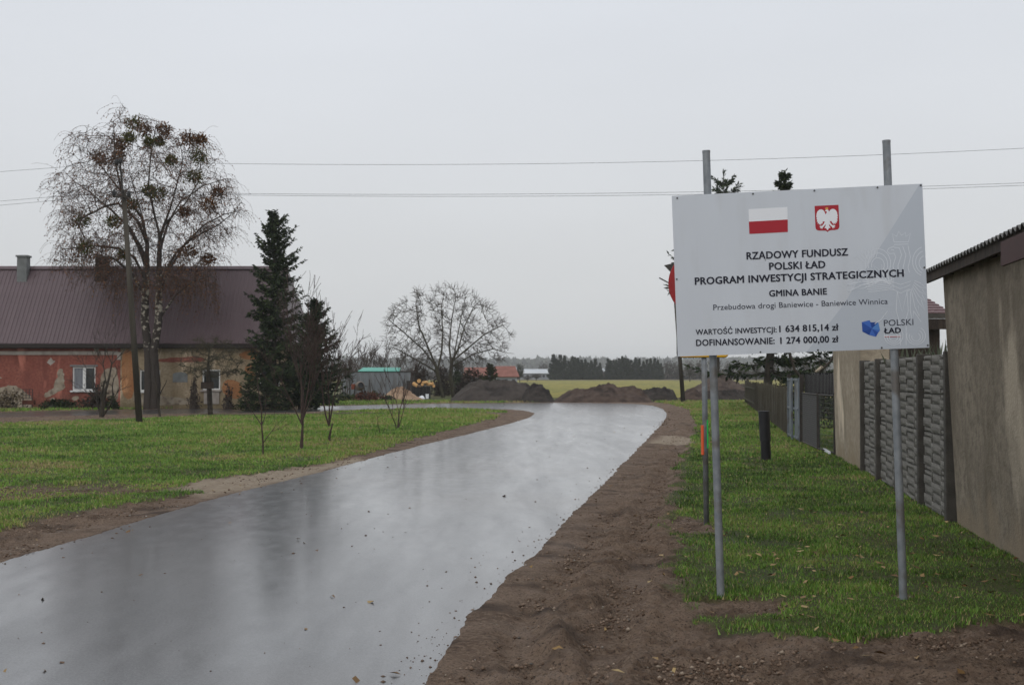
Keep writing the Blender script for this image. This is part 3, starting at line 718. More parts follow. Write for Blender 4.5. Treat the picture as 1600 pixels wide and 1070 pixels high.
def make_concrete_fence():
    root = empty('concrete_fence', lp(18.3), 'grey precast concrete fence with brick pattern panels between two plastered walls', 'fence')
    Lc = lambda p: Vector(p) - root.location
    ds = [22.25, 20.28, 18.32, 16.36, 14.52]
    H = 1.93
    for d in ds:
        m = MB(); c = Lc(lp(d)); m.box(c + Vector((0, 0, H / 2 - .05)) + LN * .025, (.12, .17, H + .14), frame_mat())
        m.build('fence_post', M['concrete_post'], root, bevel=.008)
    Lb, Hb = .42, .112
    bm_ = MB(); bx, bz = Lb / 2, Hb / 2
    rr_ = random.Random(3)
    # rock-faced brick: rim lower, face raised unevenly, 3x2 facets on the face
    variants = []
    for v in range(5):
        q = MB(); nx, nz = 4, 3; grid = []
        for i in range(nx + 1):
            for k in range(nz + 1):
                e_ = (i in (0, nx)) or (k in (0, nz))
                grid.append((-bx + Lb * i / nx, .006 if e_ else .020 + rr_.uniform(-.003, .004), -bz + Hb * k / nz))
        fs = [(i * (nz + 1) + k, (i + 1) * (nz + 1) + k, (i + 1) * (nz + 1) + k + 1, i * (nz + 1) + k + 1) for i in range(nx) for k in range(nz)]
        q.add(grid, fs); back = [(-bx, -.004, -bz), (bx, -.004, -bz), (bx, -.004, bz), (-bx, -.004, bz)]
        n0 = len(q.v); q.v += back; 
        c00, c10, c11, c01 = 0, nx * (nz + 1), nx * (nz + 1) + nz, nz
        q.f += [(c00, c10, n0 + 1, n0), (c10, c11, n0 + 2, n0 + 1), (c11, c01, n0 + 3, n0 + 2), (c01, c00, n0, n0 + 3)]
        variants.append(q.mesh('brick'))
    for me in variants: me.materials.append(M['concrete'])
    for a, b in zip(ds[:-1], ds[1:]):
        span = (lp(a) - lp(b)).length - .13; mid = (lp(a) + lp(b)) / 2
        for k in range(4):
            z = .02 + .4775 * (k + .5)
            m = MB(); m.box((0, 0, 0), (span, .045, .470)); pn = m.build('fence_panel', M['concrete'], root, bevel=.004)
            pn.location = Lc(mid) + Vector((0, 0, z)); pn.rotation_euler = (0, 0, RZ)
            n = 3; pitch_ = span / n; rh = .1175
            for c in range(n):
                odd = (c + ds.index(a)) % 2
                rows_ = [(-.235 + rh * (r_ + .5), 1.0) for r_ in range(4)] if not odd else [(-.235 + rh * .25, .46)] + [(-.235 + rh * (r_ + 1), 1.0) for r_ in range(3)] + [(.235 - rh * .25, .46)]
                for r_, (zz, sz) in enumerate(rows_):
                    proud = (r_ + c) % 2
                    o = bpy.data.objects.new('brick', variants[rr_.randrange(5)]); COL.objects.link(o); o.parent = pn
                    o.location = (-span / 2 + pitch_ * (c + .5), .0225 + .004 + (.012 if proud else .0), zz)
                    o.scale = ((pitch_ + (.05 if proud else -.05)) / Lb if 0 < c < n - 1 else (pitch_ - .03) / Lb, 1.15, sz * (.97 if proud else .92))
make_concrete_fence()

# ---- plastered wall masses
def plaster(name, a, b, stain, low, zlow, zt, band=.0):
    """stucco: mottled, vertical runs of dirt, earth splash near the ground (real staining)"""
    m = bpy.data.materials.new(name); m.use_nodes = True; N = m.node_tree.nodes; L = m.node_tree.links; bs = N['Principled BSDF']
    t = N.new('ShaderNodeTexCoord')
    def noise(s, st=(1, 1, 1), d=6):
        mp = N.new('ShaderNodeMapping'); mp.inputs['Scale'].default_value = st; L.new(t.outputs['Object'], mp.inputs[0])
        n = N.new('ShaderNodeTexNoise'); n.inputs['Scale'].default_value = s; n.inputs['Detail'].default_value = d; L.new(mp.outputs[0], n.inputs[0]); return n.outputs[0]
    def rr(v, x0, x1, c=0, d=1):
        r = N.new('ShaderNodeMapRange'); r.inputs['From Min'].default_value = x0; r.inputs['From Max'].default_value = x1; r.inputs['To Min'].default_value = c; r.inputs['To Max'].default_value = d; L.new(v, r.inputs[0]); return r.outputs[0]
    def mix(f, p, q):
        x = N.new('ShaderNodeMix'); x.data_type = 'RGBA'
        for i, v in ((0, f), (6, p), (7, q)):
            if isinstance(v, tuple): x.inputs[i].default_value = (*v, 1)
            else: L.new(v, x.inputs[i])
        return x.outputs[2]
    c = mix(rr(noise(1.3), .35, .65), a, b)
    c = mix(rr(noise(9), .42, .7), c, tuple(v * .78 for v in a))
    c = mix(rr(noise(2.0, (1, 1, .35)), .50, .72), c, stain)
    c = mix(rr(noise(.9, (1.5, 1, .5)), .58, .66), c, tuple(min(1, v * 1.5) for v in b))
    sx = N.new('ShaderNodeSeparateXYZ'); L.new(t.outputs['Object'], sx.inputs[0])
    ad = N.new('ShaderNodeMath'); ad.operation = 'ADD'; L.new(sx.outputs['Z'], ad.inputs[0]); L.new(rr(noise(2.5), .3, .7, -.35, .35), ad.inputs[1])
    c = mix(rr(ad.outputs[0], zt, zlow, 0, .8), c, low)
    L.new(c, bs.inputs['Base Color']); bs.inputs['Roughness'].default_value = .9; bs.inputs['Specular IOR Level'].default_value = .15
    b_ = N.new('ShaderNodeBump'); b_.inputs['Strength'].default_value = .5; b_.inputs['Distance'].default_value = .02
    a2 = N.new('ShaderNodeMath'); a2.operation = 'ADD'; L.new(noise(30), a2.inputs[0]); L.new(noise(4), a2.inputs[1]); L.new(a2.outputs[0], b_.inputs['Height']); L.new(b_.outputs[0], bs.inputs['Normal'])
    return m
M['plaster_garage'] = plaster('garage_plaster', (.215, .183, .142), (.285, .245, .192), (.145, .120, .090), (.28, .225, .16), .0, .5)
M['plaster_wall'] = plaster('pillar_plaster', (.36, .30, .225), (.47, .40, .31), (.25, .21, .155), (.30, .24, .16), .0, .45)
M['dark_wood'] = mat('dark_timber', (.030, .022, .018), (.055, .04, .03), 8, .8, .3, stretch=(1, 1, .2))
M['asbestos'] = mat('corrugated_sheet', (.10, .098, .095), (.17, .165, .16), 3, .85, .3, dirt=(.05, .055, .035))
M['fascia_red'] = mat('fascia_red', (.045, .014, .013), (.06, .02, .018), 4, .6)
def wavy_slab(name, root, A, B, upv, depth, amp, pitch_, thick, mt, outv, n_per=6):
    """corrugated sheet: edge runs A->B, waves along it, extends along upv*depth"""
    Lg = (B - A).length; u = (B - A).normalized(); nrm = u.cross(upv).normalized()
    if nrm.z < 0: nrm = -nrm
    n = int(Lg / pitch_ * n_per); m = MB(); vs = []
    for i in range(n + 1):
        s_ = Lg * i / n; w = amp * math.sin(2 * math.pi * i / n_per)
        p = A + u * s_ + nrm * w
        vs += [p + nrm * thick, p + upv * depth + nrm * thick, p, p + upv * depth]
    fs = []
    for i in range(n):
        a = i * 4; b = a + 4
        fs += [(a, b, b + 1, a + 1), (a + 2, a + 3, b + 3, b + 2), (a, a + 2, b + 2, b), (a + 1, b + 1, b + 3, a + 3)]
    m.add(vs, fs); return m.build(name, mt, root)
def make_garage():
    root = empty('garage', lp(10), 'weathered beige plastered outbuilding with corrugated roof at the right edge', 'garage')
    Lc = lambda p: Vector(p) - root.location
    d0, d1 = 4.0, 14.36; H = 2.80
    # wall facing the road, slightly out of plumb like the old building
    m = MB()
    f0, f1 = lp(d0, 0), lp(d1, 0); lean = LN * .0 + Vector((-.13, 0, 0))
    bk0, bk1 = f0 - LN * 5.0, f1 - LN * 5.0
    z0 = Vector((0, 0, -.15)); zt_ = Vector((0, 0, H))
    t = .25
    fr = MB(); fr.hexa([Lc(f0 + z0), Lc(f1 + z0), Lc(f1 - LN * t + z0), Lc(f0 - LN * t + z0)], [Lc(f0 + zt_ + LN*.02), Lc(f1 + zt_ + Vector((-.145, 0, 0))), Lc(f1 - LN * t + zt_ + Vector((-.1, 0, 0))), Lc(f0 - LN * t + zt_)])
    bm_ = fr.mesh('wall')
    wl = link('wall', bm_, M['plaster_garage'], root)
    sd = MB(); a = f1 - LN * t; sd.hexa([Lc(a + z0), Lc(bk1 + z0), Lc(bk1 - LD * t + z0), Lc(a - LD * t + z0)], [Lc(a + zt_ - LD*.28), Lc(bk1 + Vector((0, 0, H + .8)) - LD*.28), Lc(bk1 - LD * t + Vector((0, 0, H + .8))- LD*.28), Lc(a - LD * t + zt_- LD*.28)])
    sd.build('side_wall', M['plaster_garage'], root)
    # wall plate and rafters under the eave
    up = (-LN * 1.0 + Vector((0, 0, .17))).normalized()
    m = MB(); a, b = lp(d0, .05, H - .05), lp(14.3, .05, H - .05); m.box(Lc((a + b) / 2), ((b - a).length, .10, .13), frame_mat()); m.build('wall_plate', M['dark_wood'], root)
    for d in np.arange(5.2, 14.4, .95):
        m = MB(); p = lp(float(d), .22, H - .005); q = p + up * 1.0
        m.tube([Lc(p), Lc(q)], .045, 4); m.build('rafter', M['dark_wood'], root)
    e0, e1 = lp(4.0, .30, H + .055), lp(14.85, .30, H + .055)
    m = MB(); m.box(Lc((e0 + e1) / 2 + Vector((0, 0, -.06)) - LN * .06), ((e1 - e0).length, .04, .10), frame_mat()); m.build('eave_board', M['dark_wood'], root)
    r = wavy_slab('roof', root, Lc(e0), Lc(e1), up, 5.2, .022, .150, .008, M['asbestos'], LN)
    # nearer bay with a dark red fascia
    g0, g1 = lp(4.0, .34, H - .12), lp(10.62, .34, H - .12)
    m = MB(); m.box(Lc((g0 + g1) / 2), ((g1 - g0).length, .03, .20), frame_mat()); m.build('fascia_board', M['fascia_red'], root)
    # cracks: thin dark grooves with depth
    ck = MB()
    for pts in ([(12.05, .55), (12.1, .42), (12.02, .33), (12.08, .2), (12.2, .14)],):
        q = [Lc(lp(a, .004, z)) for a, z in pts]; ck.tube(q, [.003, .007, .006, .008, .003], 4)
    ck.build('crack', M['black'], wl)
    # pale drip streak where mortar ran
make_garage()
def make_wall_block():
    root = empty('plastered_wall', lp(24.6), 'pale beige plastered wall end between the wire gate and the concrete fence', 'wall')
    Lc = lambda p: Vector(p) - root.location
    a, b = lp(22.36, .04), lp(27.0, .04); H = 2.35; m = MB(); t = .45
    tl = Vector((-.05, 0, 0))
    m.hexa([Lc(a + Vector((0, 0, -.1))), Lc(b + Vector((0, 0, -.1))), Lc(b - LN * t + Vector((0, 0, -.1))), Lc(a - LN * t + Vector((0, 0, -.1)))], [Lc(a + Vector((0, 0, H)) + tl), Lc(b + Vector((0, 0, H)) + tl), Lc(b - LN * t + Vector((0, 0, H))), Lc(a - LN * t + Vector((0, 0, H)))])
    m.build('wall', M['plaster_wall'], root, bevel=.015)
    m = MB(); a2, b2 = lp(22.3, -.185, H + .03), lp(27.06, -.185, H + .03); m.box(Lc((a2 + b2) / 2), ((b2 - a2).length, .58, .06), frame_mat()); m.build('coping', M['concrete_post'], root)
make_wall_block()

# ---- wire fence, dark hutch, gate, board fence
M['rust_steel'] = mat('dark_steel', (.035, .032, .03), (.06, .05, .042), 10, .6, .1, metal=.3)
M['wire'] = mat('wire', (.12, .12, .12), None, rough=.5, metal=.6)
M['gate_grey'] = mat('gate_grey_sheet', (.15, .175, .20), (.21, .24, .265), 4, .5, .1, metal=.2, dirt=(.11, .10, .09), dscale=3)
M['old_boards'] = mat('mossy_boards', (.052, .044, .030), (.085, .075, .050), 5, .9, .4, 40, stretch=(1, 1, .15), dirt=(.05, .06, .022), dscale=1.2)
M['tarp_black'] = mat('black_sheeting', (.008, .008, .009), (.014, .014, .015), 3, .35, .6, 6, spec=.4)
M['hose_green'] = mat('green_hose', (.07, .13, .05), None, rough=.5)
def make_wire_fence():
    root = empty('wire_fence', lq(29.6), 'wire mesh fence with dark steel frames between grey gate and plastered wall', 'fence')
    Lc = lambda p: Vector(p) - root.location
    H = 1.27
    for d in (32.0, 28.8, 27.15):
        m = MB(); m.tube([Lc(lq(d, .02, -.05)), Lc(lq(d, .02, H + .04))], .035, 8); m.build('post', M['rust_steel'], root)
    for a, b in ((32.0, 28.8), (28.8, 27.15)):
        for z in (.06, H):
            m = MB(); m.tube([Lc(lq(a, .02, z)), Lc(lq(b, .02, z))], .02, 6); m.build('rail', M['rust_steel'], root)
    w = MB()
    d = 31.95; 
    for z in np.arange(.12, H, .05): w.tube([Lc(lq(32.0, .02, z)), Lc(lq(28.8, .02, z))], .0035, 3, False)
    for d in np.arange(28.85, 32, .05): w.tube([Lc(lq(float(d), .02, .06)), Lc(lq(float(d), .02, H))], .0035, 3, False)
    for z in np.arange(.10, H, .10): w.tube([Lc(lq(28.8, .02, z)), Lc(lq(27.15, .02, z))], .0025, 3, False)
    for d in np.arange(27.2, 28.8, .10): w.tube([Lc(lq(float(d), .02, .06)), Lc(lq(float(d), .02, H))], .0025, 3, False)
    o = w.build('wire_mesh', M['wire'], root); o['kind'] = 'stuff'
    m = MB(); a, b = lq(28.5, .03, .06), lq(27.2, .03, .06); m.box(Lc((a + b) / 2), ((a - b).length, .04, .05), frame_mat()); m.build('kick_board', M['print_white'], root)
make_wire_fence()
def make_hutch():
    root = empty('garden_hutch', lq(29.5, -1.2), 'long low hutch wrapped in black sheeting behind the wire mesh fence', 'hutch')
    Lc = lambda p: Vector(p) - root.location
    for zc, h, off, dep, nm in ((1.50, .50, -.02, 1.3, 'sheeting_roof'),):
        m = MB(); a, b = lq(31.9, off, zc), lq(27.1, off, zc); n = 24
        for k in range(n):
            p = a + (b - a) * ((k + .5) / n); m.box(Lc(p) - LN * (dep / 2) + Vector((0, 0, random.uniform(-.02, .02))), ((b - a).length / n * .93, dep, h * random.uniform(.92, 1.04)), frame_mat())
        m.build(nm, M['tarp_black'], root)
    m = MB(); a, b = lq(31.9, -2.2, .65), lq(27.1, -2.2, .65); m.box(Lc((a + b) / 2), ((a - b).length, .08, 1.3), frame_mat()); m.build('back_wall', M['tarp_black'], root)
    for d in (31.8, 29.4, 27.2):
        m = MB(); m.tube([Lc(lq(d, -1.4, 0)), Lc(lq(d, -1.4, 1.3))], .04, 6); m.build('leg', M['rust_steel'], root)
make_hutch()
def make_hose():
    c = lq(27.4, -.45, .45); root = empty('hose_loop', lq(27.4, -.45), 'pale green garden hose bent in a hoop behind the wire gate', 'hose')
    m = MB(); m.tube([Vector((0, 0, .5)) + LD * (.85 * math.cos(R(a))) + Vector((0, 0, .62 * math.sin(R(a)))) for a in range(-30, 195, 9)], .035, 8)
    m.build('hose', M['hose_green'], root, smooth=True)
make_hose()
def make_gate():
    root = empty('metal_gate', lq(34), 'grey sheet metal double gate between dark boards and wire fence', 'gate')
    Lc = lambda p: Vector(p) - root.location
    H = 1.62
    for (a, b) in ((34.95, 33.62), (33.55, 32.22)):
        A, B = lq(a, .03), lq(b, .03); m = MB(); m.box(Lc((A + B) / 2) + Vector((0, 0, H / 2 + .04)), ((A - B).length, .03, H - .06), frame_mat()); lf = m.build('gate_leaf', M['gate_grey'], root, bevel=.004)
        for z in (.12, .85, H - .02):
            m = MB(); m.box(Lc((A + B) / 2) + Vector((0, 0, z)) + LN * .03, ((A - B).length, .035, .05), frame_mat()); m.build('rail', M['gate_grey'], lf)
        for c in (A, B):
            m = MB(); m.box(Lc(c) + Vector((0, 0, H / 2 + .03)) + LN * .031, (.05, .033, H), frame_mat()); m.build('stile', M['gate_grey'], lf)
    for d in (35.05, 32.10):
        m = MB(); m.box(Lc(lq(d, .02, .84)), (.10, .10, 1.80), frame_mat()); m.build('gate_post', M['rust_steel'], root)
make_gate()
def make_board_fence():
    root = empty('board_fence', lq(45), 'old dark mossy upright board fence running away along the verge', 'fence')
    Lc = lambda p: Vector(p) - root.location
    rr_ = random.Random(5); w = .155
    vs = []
    for k in range(6):
        m = MB(); h = 1.36 + rr_.uniform(-.05, .05)
        m.add([(-w / 2 + .006, -.012, -.05), (w / 2 - .006, -.012, -.05), (w / 2 - .006, .012, -.05), (-w / 2 + .006, .012, -.05),
               (-w / 2 + .006, -.012, h + rr_.uniform(-.02, .02)), (w / 2 - .006, -.012, h + rr_.uniform(-.02, .02)), (w / 2 - .006, .012, h), (-w / 2 + .006, .012, h)],
              [(3, 2, 1, 0), (4, 5, 6, 7), (0, 1, 5, 4), (1, 2, 6, 5), (2, 3, 7, 6), (3, 0, 4, 7)])
        me = m.mesh('board'); me.materials.append(M['old_boards']); vs.append(me)
    d = 35.25; n = 0; rest = MB()
    while d < 84:
        p = lq(d, .0 + rr_.uniform(-.012, .012)); me = vs[rr_.randrange(6)]
        tall = .12 if d > 76 else 0
        if n < 290:
            o = bpy.data.objects.new('board', me); COL.objects.link(o); o.parent = root; o.location = Lc(p) + Vector((0, 0, zg(p.x, p.y))); o.rotation_euler = (rr_.uniform(-.02, .02), rr_.uniform(-.025, .025), RZ); o.scale.z = rr_.uniform(.95, 1.05) + tall
        else:
            rest.box(Lc(p) + Vector((0, 0, .7)), (w * .92, .024, 1.45 + tall), frame_mat())
        n += 1; d += w * LD.y
    if rest.v:
        o = rest.build('board', M['old_boards'], root); o['kind'] = 'stuff'
    for z in (.35, 1.1):
        m = MB(); a, b = lq(37.0, -.05, z), lq(84, -.05, z); m.box(Lc((a + b) / 2), ((a - b).length, .05, .08), frame_mat()); m.build('rail', M['old_boards'], root)
make_board_fence()

# ---- tiled shed behind the concrete fence
M['tile_plum'] = mat('plum_roof_tile', (.13, .075, .080), (.19, .12, .125), 7, .55, .2)
def make_tiled_shed():
    x0 = P(1392, 500, 27).x; x1 = P(1488, 500, 27).x; ze = P(1460, 490, 27).z; zr = P(1460, 456, 29.4).z
    root = empty('tiled_shed', (x0, 27, 0), 'dark shed with plum tiled roof glimpsed between board and garage', 'shed')
    Lc = lambda p: Vector(p) - root.location
    rows = 9; nx = 9; m0 = None
    for r_ in range(rows):
        t0, t1 = r_ / rows, (r_ + 1) / rows
        for c in range(nx):
            xa = x0 + (x1 - x0) * c / nx; xb = x0 + (x1 - x0) * (c + 1) / nx - .006
            ya, yb = 27 + 2.4 * t0, 27 + 2.4 * t1 + .03; za, zb = ze + (zr - ze) * t0, ze + (zr - ze) * t1
            if m0 is None:
                m0 = MB(); m0.hexa([Vector((0, 0, 0)), Vector((xb - xa, 0, 0)), Vector((xb - xa, yb - ya, zb - za)), Vector((0, yb - ya, zb - za))],
                       [Vector((0, 0, .035)), Vector((xb - xa, 0, .035)), Vector((xb - xa, yb - ya, zb - za + .012)), Vector((0, yb - ya, zb - za + .012))]); m0 = m0.mesh('roof_tile'); m0.materials.append(M['tile_plum'])
            o = bpy.data.objects.new('roof_tile', m0); COL.objects.link(o); o.parent = root; o.location = Lc((xa, ya, za))
    m = MB(); m.box(Lc(((x0 + x1) / 2, 26.98, ze - .05)), (x1 - x0, .04, .11)); m.build('gutter_board', M['concrete_post'], root)
    m = MB(); m.box(Lc(((x0 + x1) / 2, 27.0, ze - .22)), (x1 - x0 - .1, .05, .22)); m.build('fascia_board', M['dark_wood'], root)
    m = MB(); m.box(Lc(((x0 + x1) / 2, 28.3, ze / 2 - .1)), (x1 - x0 - .3, 1.9, ze)); m.build('wall', M['dark_wood'], root)
make_tiled_shed()

# ================================================================== TREES
def seg_mesh(name, P0, P1, r0, r1, sides=4):
    P0 = np.asarray(P0, float); P1 = np.asarray(P1, float); n = len(P0)
    D = P1 - P0; Ln = np.linalg.norm(D, axis=1, keepdims=True) + 1e-9; D = D / Ln
    ref = np.where(np.abs(D[:, 2:3]) < .9, np.array([[0, 0, 1.0]]), np.array([[0, 1.0, 0]]))
    A = np.cross(D, ref); A /= np.linalg.norm(A, axis=1, keepdims=True) + 1e-9; B = np.cross(D, A)
    an = np.arange(sides) * 2 * math.pi / sides
    ring = A[:, None] * np.cos(an)[None, :, None] + B[:, None] * np.sin(an)[None, :, None]
    r0 = np.asarray(r0, float).reshape(-1, 1, 1); r1 = np.asarray(r1, float).reshape(-1, 1, 1)
    ext = D[:, None] * (r0 * .35)
    V = np.concatenate([P0[:, None] + ring * r0 - ext, P1[:, None] + ring * r1 + ext * .6], 1)
    k = np.arange(sides); k2 = (k + 1) % sides
    f = np.stack([k, k2, k2 + sides, k + sides], 1)
    Fc = (f[None] + (np.arange(n) * 2 * sides)[:, None, None]).reshape(-1)
    return np_mesh(name, V.reshape(-1, 3), Fc, 4, sides > 4)
def leaf_mesh(name, C, size, aspect=2.0, droop=0.0, tint=None, dirs=None):
    n = len(C); d = rng.normal(0, 1, (n, 3)) if dirs is None else dirs + rng.normal(0, .35, (n, 3)); d[:, 2] -= droop
    d /= np.linalg.norm(d, axis=1, keepdims=True) + 1e-9
    s = np.cross(d, rng.normal(0, 1, (n, 3))); s /= np.linalg.norm(s, axis=1, keepdims=True) + 1e-9
    size = np.asarray(size).reshape(-1, 1) * np.ones((n, 1)); w = size / aspect
    V = np.stack([C - s * w * .5, C + d * size * .5 + s * 0, C + s * w * .5, C + d * size], 1)
    V = np.stack([C, C + d * size * .5 + s * w * .5, C + d * size, C + d * size * .5 - s * w * .5], 1)
    return np_mesh(name, V.reshape(-1, 3), np.arange(4 * n), 4, False, dict(tint=np.repeat(rng.random(n) if tint is None else tint, 4)))

def colonize(att, start, trunk_pts, step, kill, infl=1e9, iters=160, grav=0.0):
    """space colonisation; start: list of node positions with parent index (trunk skeleton)"""
    nodes = [np.array(p, float) for p in trunk_pts[0]]; par = list(trunk_pts[1])
    att = att.copy(); Nn = np.array(nodes)
    near = np.full(len(att), -1); nd = np.full(len(att), 1e18)
    def upd(lo):
        nonlocal near, nd
        if lo >= len(Nn): return
        D = ((att[:, None, :] - Nn[None, lo:, :]) ** 2).sum(2); j = D.argmin(1); dm = D[np.arange(len(att)), j]
        b = dm < nd; near = np.where(b, j + lo, near); nd = np.where(b, dm, nd)
    upd(0)
    for it in range(iters):
        if len(att) == 0: break
        ok = nd < infl * infl
        if not ok.any(): break
        dirs = att - Nn[near]; dirs /= np.linalg.norm(dirs, axis=1, keepdims=True) + 1e-9
        acc = {}
        uniq, inv = np.unique(near[ok], return_inverse=True)
        S = np.zeros((len(uniq), 3)); np.add.at(S, inv, dirs[ok])
        S /= np.linalg.norm(S, axis=1, keepdims=True) + 1e-9
        S += rng.normal(0, .13, S.shape); S[:, 2] += grav; S /= np.linalg.norm(S, axis=1, keepdims=True) + 1e-9
        new = Nn[uniq] + S * step; lo = len(Nn)
        # drop growth that stalls on an existing node
        D = ((new[:, None] - Nn[None]) ** 2).sum(2).min(1); k = D > (step * .45) ** 2
        if not k.any(): break
        Nn = np.concatenate([Nn, new[k]]); par += [int(u) for u in uniq[k]]
        upd(lo); alive = nd > kill * kill; att = att[alive]; near = near[alive]; nd = nd[alive]
    return Nn, np.array(par)
def radii(Nn, par, tip, power=2.3):
    n = len(Nn); acc = np.zeros(n); ch = np.zeros(n, int)
    for i in range(n - 1, 0, -1):
        if par[i] >= 0: ch[par[i]] += 1
    r = np.zeros(n)
    for i in range(n - 1, -1, -1):
        r[i] = tip if acc[i] == 0 else acc[i] ** (1 / power)
        if par[i] >= 0: acc[par[i]] += r[i] ** power
    return r, ch
def env_points(rows, Y, n, seed, depth=1.0, hollow=.0):
    """rows: (py, left px, right px) silhouette at distance Y -> attractors in a body of revolution-like volume"""
    g = np.random.default_rng(seed); rows = sorted(rows); ys = np.array([r_[0] for r_ in rows], float); l = np.array([r_[1] for r_ in rows], float); q = np.array([r_[2] for r_ in rows], float)
    out = []
    while len(out) < n:
        y = g.uniform(ys[0], ys[-1]); a = np.interp(y, ys, l); b = np.interp(y, ys, q)
        if g.random() > (b - a) / (q - l).max(): continue
        rr_ = math.sqrt(g.random()) if g.random() > hollow else g.uniform(.8, 1.0); th = g.uniform(0, 2 * math.pi)
        px = (a + b) / 2 + (b - a) / 2 * rr_ * math.cos(th); hw = (b - a) / 2 / F * Y * depth
        p0 = P(px, y, Y); out.append((p0.x, Y + hw * rr_ * math.sin(th), p0.z))
    return np.array(out)
def skel(*chains):
    """chains of points; each chain: (parent chain idx, parent node idx or -1, [pts])"""
    N_ = []; par = []; offs = []
    for (pc, pi, pts) in chains:
        offs.append(len(N_))
        for i, p in enumerate(pts):
            N_.append(tuple(p)); par.append((offs[pc] + pi if pc >= 0 else -1) if i == 0 else len(N_) - 2)
    return N_, par
def lerp_pts(pts, step):
    out = [Vector(pts[0])]
    for a, b in zip(pts[:-1], pts[1:]):
        a, b = Vector(a), Vector(b); n = max(1, round((b - a).length / step))
        out += [a + (b - a) * (k + 1) / n for k in range(n)]
    return out
def emit_tree(root, Nn, par, r, m_trunk, m_twig, thick, ch=None, trunk_name='trunk', crown_name='branches', min_r=0, rscale=None):
    idx = np.arange(len(Nn)); ok = par >= 0; i = idx[ok]; p = par[ok]
    rp = np.minimum(r[p], r[i] * 1.8); base = np.array(root.location)
    big = r[i] > thick
    rid = np.arange(len(Nn))
    for j in range(len(Nn)):
        if par[j] >= 0: rid[j] = rid[par[j]]
    for q in np.unique(rid[i[big]]):          # each stem of a multi-stemmed tree is a part of its own
        b2 = big & (rid[i] == q)
        me = seg_mesh(trunk_name, Nn[p[b2]] - base, Nn[i[b2]] - base, rp[b2], r[i[b2]], 8); link(trunk_name, me, m_trunk, root)
    sm = ~big
    if sm.any():
        me = seg_mesh(crown_name, Nn[p[sm]] - base, Nn[i[sm]] - base, np.maximum(rp[sm], min_r), np.maximum(r[i[sm]], min_r), 3); o = link(crown_name, me, m_twig, root); o['kind'] = 'stuff'

M['bark_dark'] = mat('dark_bark', (.030, .025, .020), (.065, .055, .042), 5, .9, .5, 14, stretch=(1, 1, .3))
M['bark_mossy'] = mat('mossy_bark', (.050, .042, .030), (.075, .070, .042), 4, .9, .4, 14)
M['twig'] = mat('twig_bark', (.065, .050, .042), (.10, .08, .066), 2, .8)
M['twig_red'] = mat('reddish_twig', (.070, .044, .034), (.11, .072, .055), 2, .8)
def birch_mat():
    m = bpy.data.materials.new('birch_bark'); m.use_nodes = True; N = m.node_tree.nodes; L = m.node_tree.links; bs = N['Principled BSDF']; bs.inputs['Roughness'].default_value = .8
    t = N.new('ShaderNodeTexCoord'); mp = N.new('ShaderNodeMapping'); mp.inputs['Scale'].default_value = (1, 1, 1.3); L.new(t.outputs['Object'], mp.inputs[0])
    n = N.new('ShaderNodeTexNoise'); n.inputs['Scale'].default_value = 4.5; n.inputs['Detail'].default_value = 5; L.new(mp.outputs[0], n.inputs[0])
    s = N.new('ShaderNodeSeparateXYZ'); L.new(t.outputs['Object'], s.inputs[0])
    # white bark mid-height, furrowed dark at the foot and brown on the high limbs
    r = N.new('ShaderNodeValToRGB'); q = N.new('ShaderNodeMath'); q.operation = 'MULTIPLY'; q.inputs[1].default_value = 1 / 16.; L.new(s.outputs['Z'], q.inputs[0]); L.new(q.outputs[0], r.inputs[0])
    e_ = r.color_ramp.elements; e_[0].position = .0; e_[0].color = (0, 0, 0, 1); e_[1].position = .8; e_[1].color = (0.0, 0, 0, 1)
    for p, c in ((.08, .05), (.2, .46), (.36, .60), (.50, .40), (.6, .1)): k = e_.new(p); k.color = (c, c, c, 1)
    a = N.new('ShaderNodeMath'); a.operation = 'ADD'; L.new(n.outputs[0], a.inputs[0]); L.new(r.outputs[0], a.inputs[1])
    g = N.new('ShaderNodeMapRange'); g.inputs['From Min'].default_value = 1.06; g.inputs['From Max'].default_value = 1.12; L.new(a.outputs[0], g.inputs[0])
    x = N.new('ShaderNodeMix'); x.data_type = 'RGBA'; x.inputs[6].default_value = (.038, .028, .022, 1); x.inputs[7].default_value = (.42, .38, .31, 1); L.new(g.outputs[0], x.inputs[0]); L.new(x.outputs[2], bs.inputs['Base Color']); return m
M['birch'] = birch_mat()
M['birch_leaf'] = attr_mat('rusty_birch_leaves', [(0, (.055, .026, .015)), (.5, (.13, .055, .026)), (.85, (.21, .085, .034)), (1, (.28, .14, .05))], .7)
M['mistletoe'] = attr_mat('mistletoe_leaves', [(0, (.045, .058, .012)), (.5, (.10, .105, .022)), (1, (.17, .15, .035))], .7)
M['broom'] = attr_mat('rusty_twig_clump', [(0, (.065, .032, .016)), (.6, (.15, .068, .026)), (1, (.22, .10, .036))], .8)

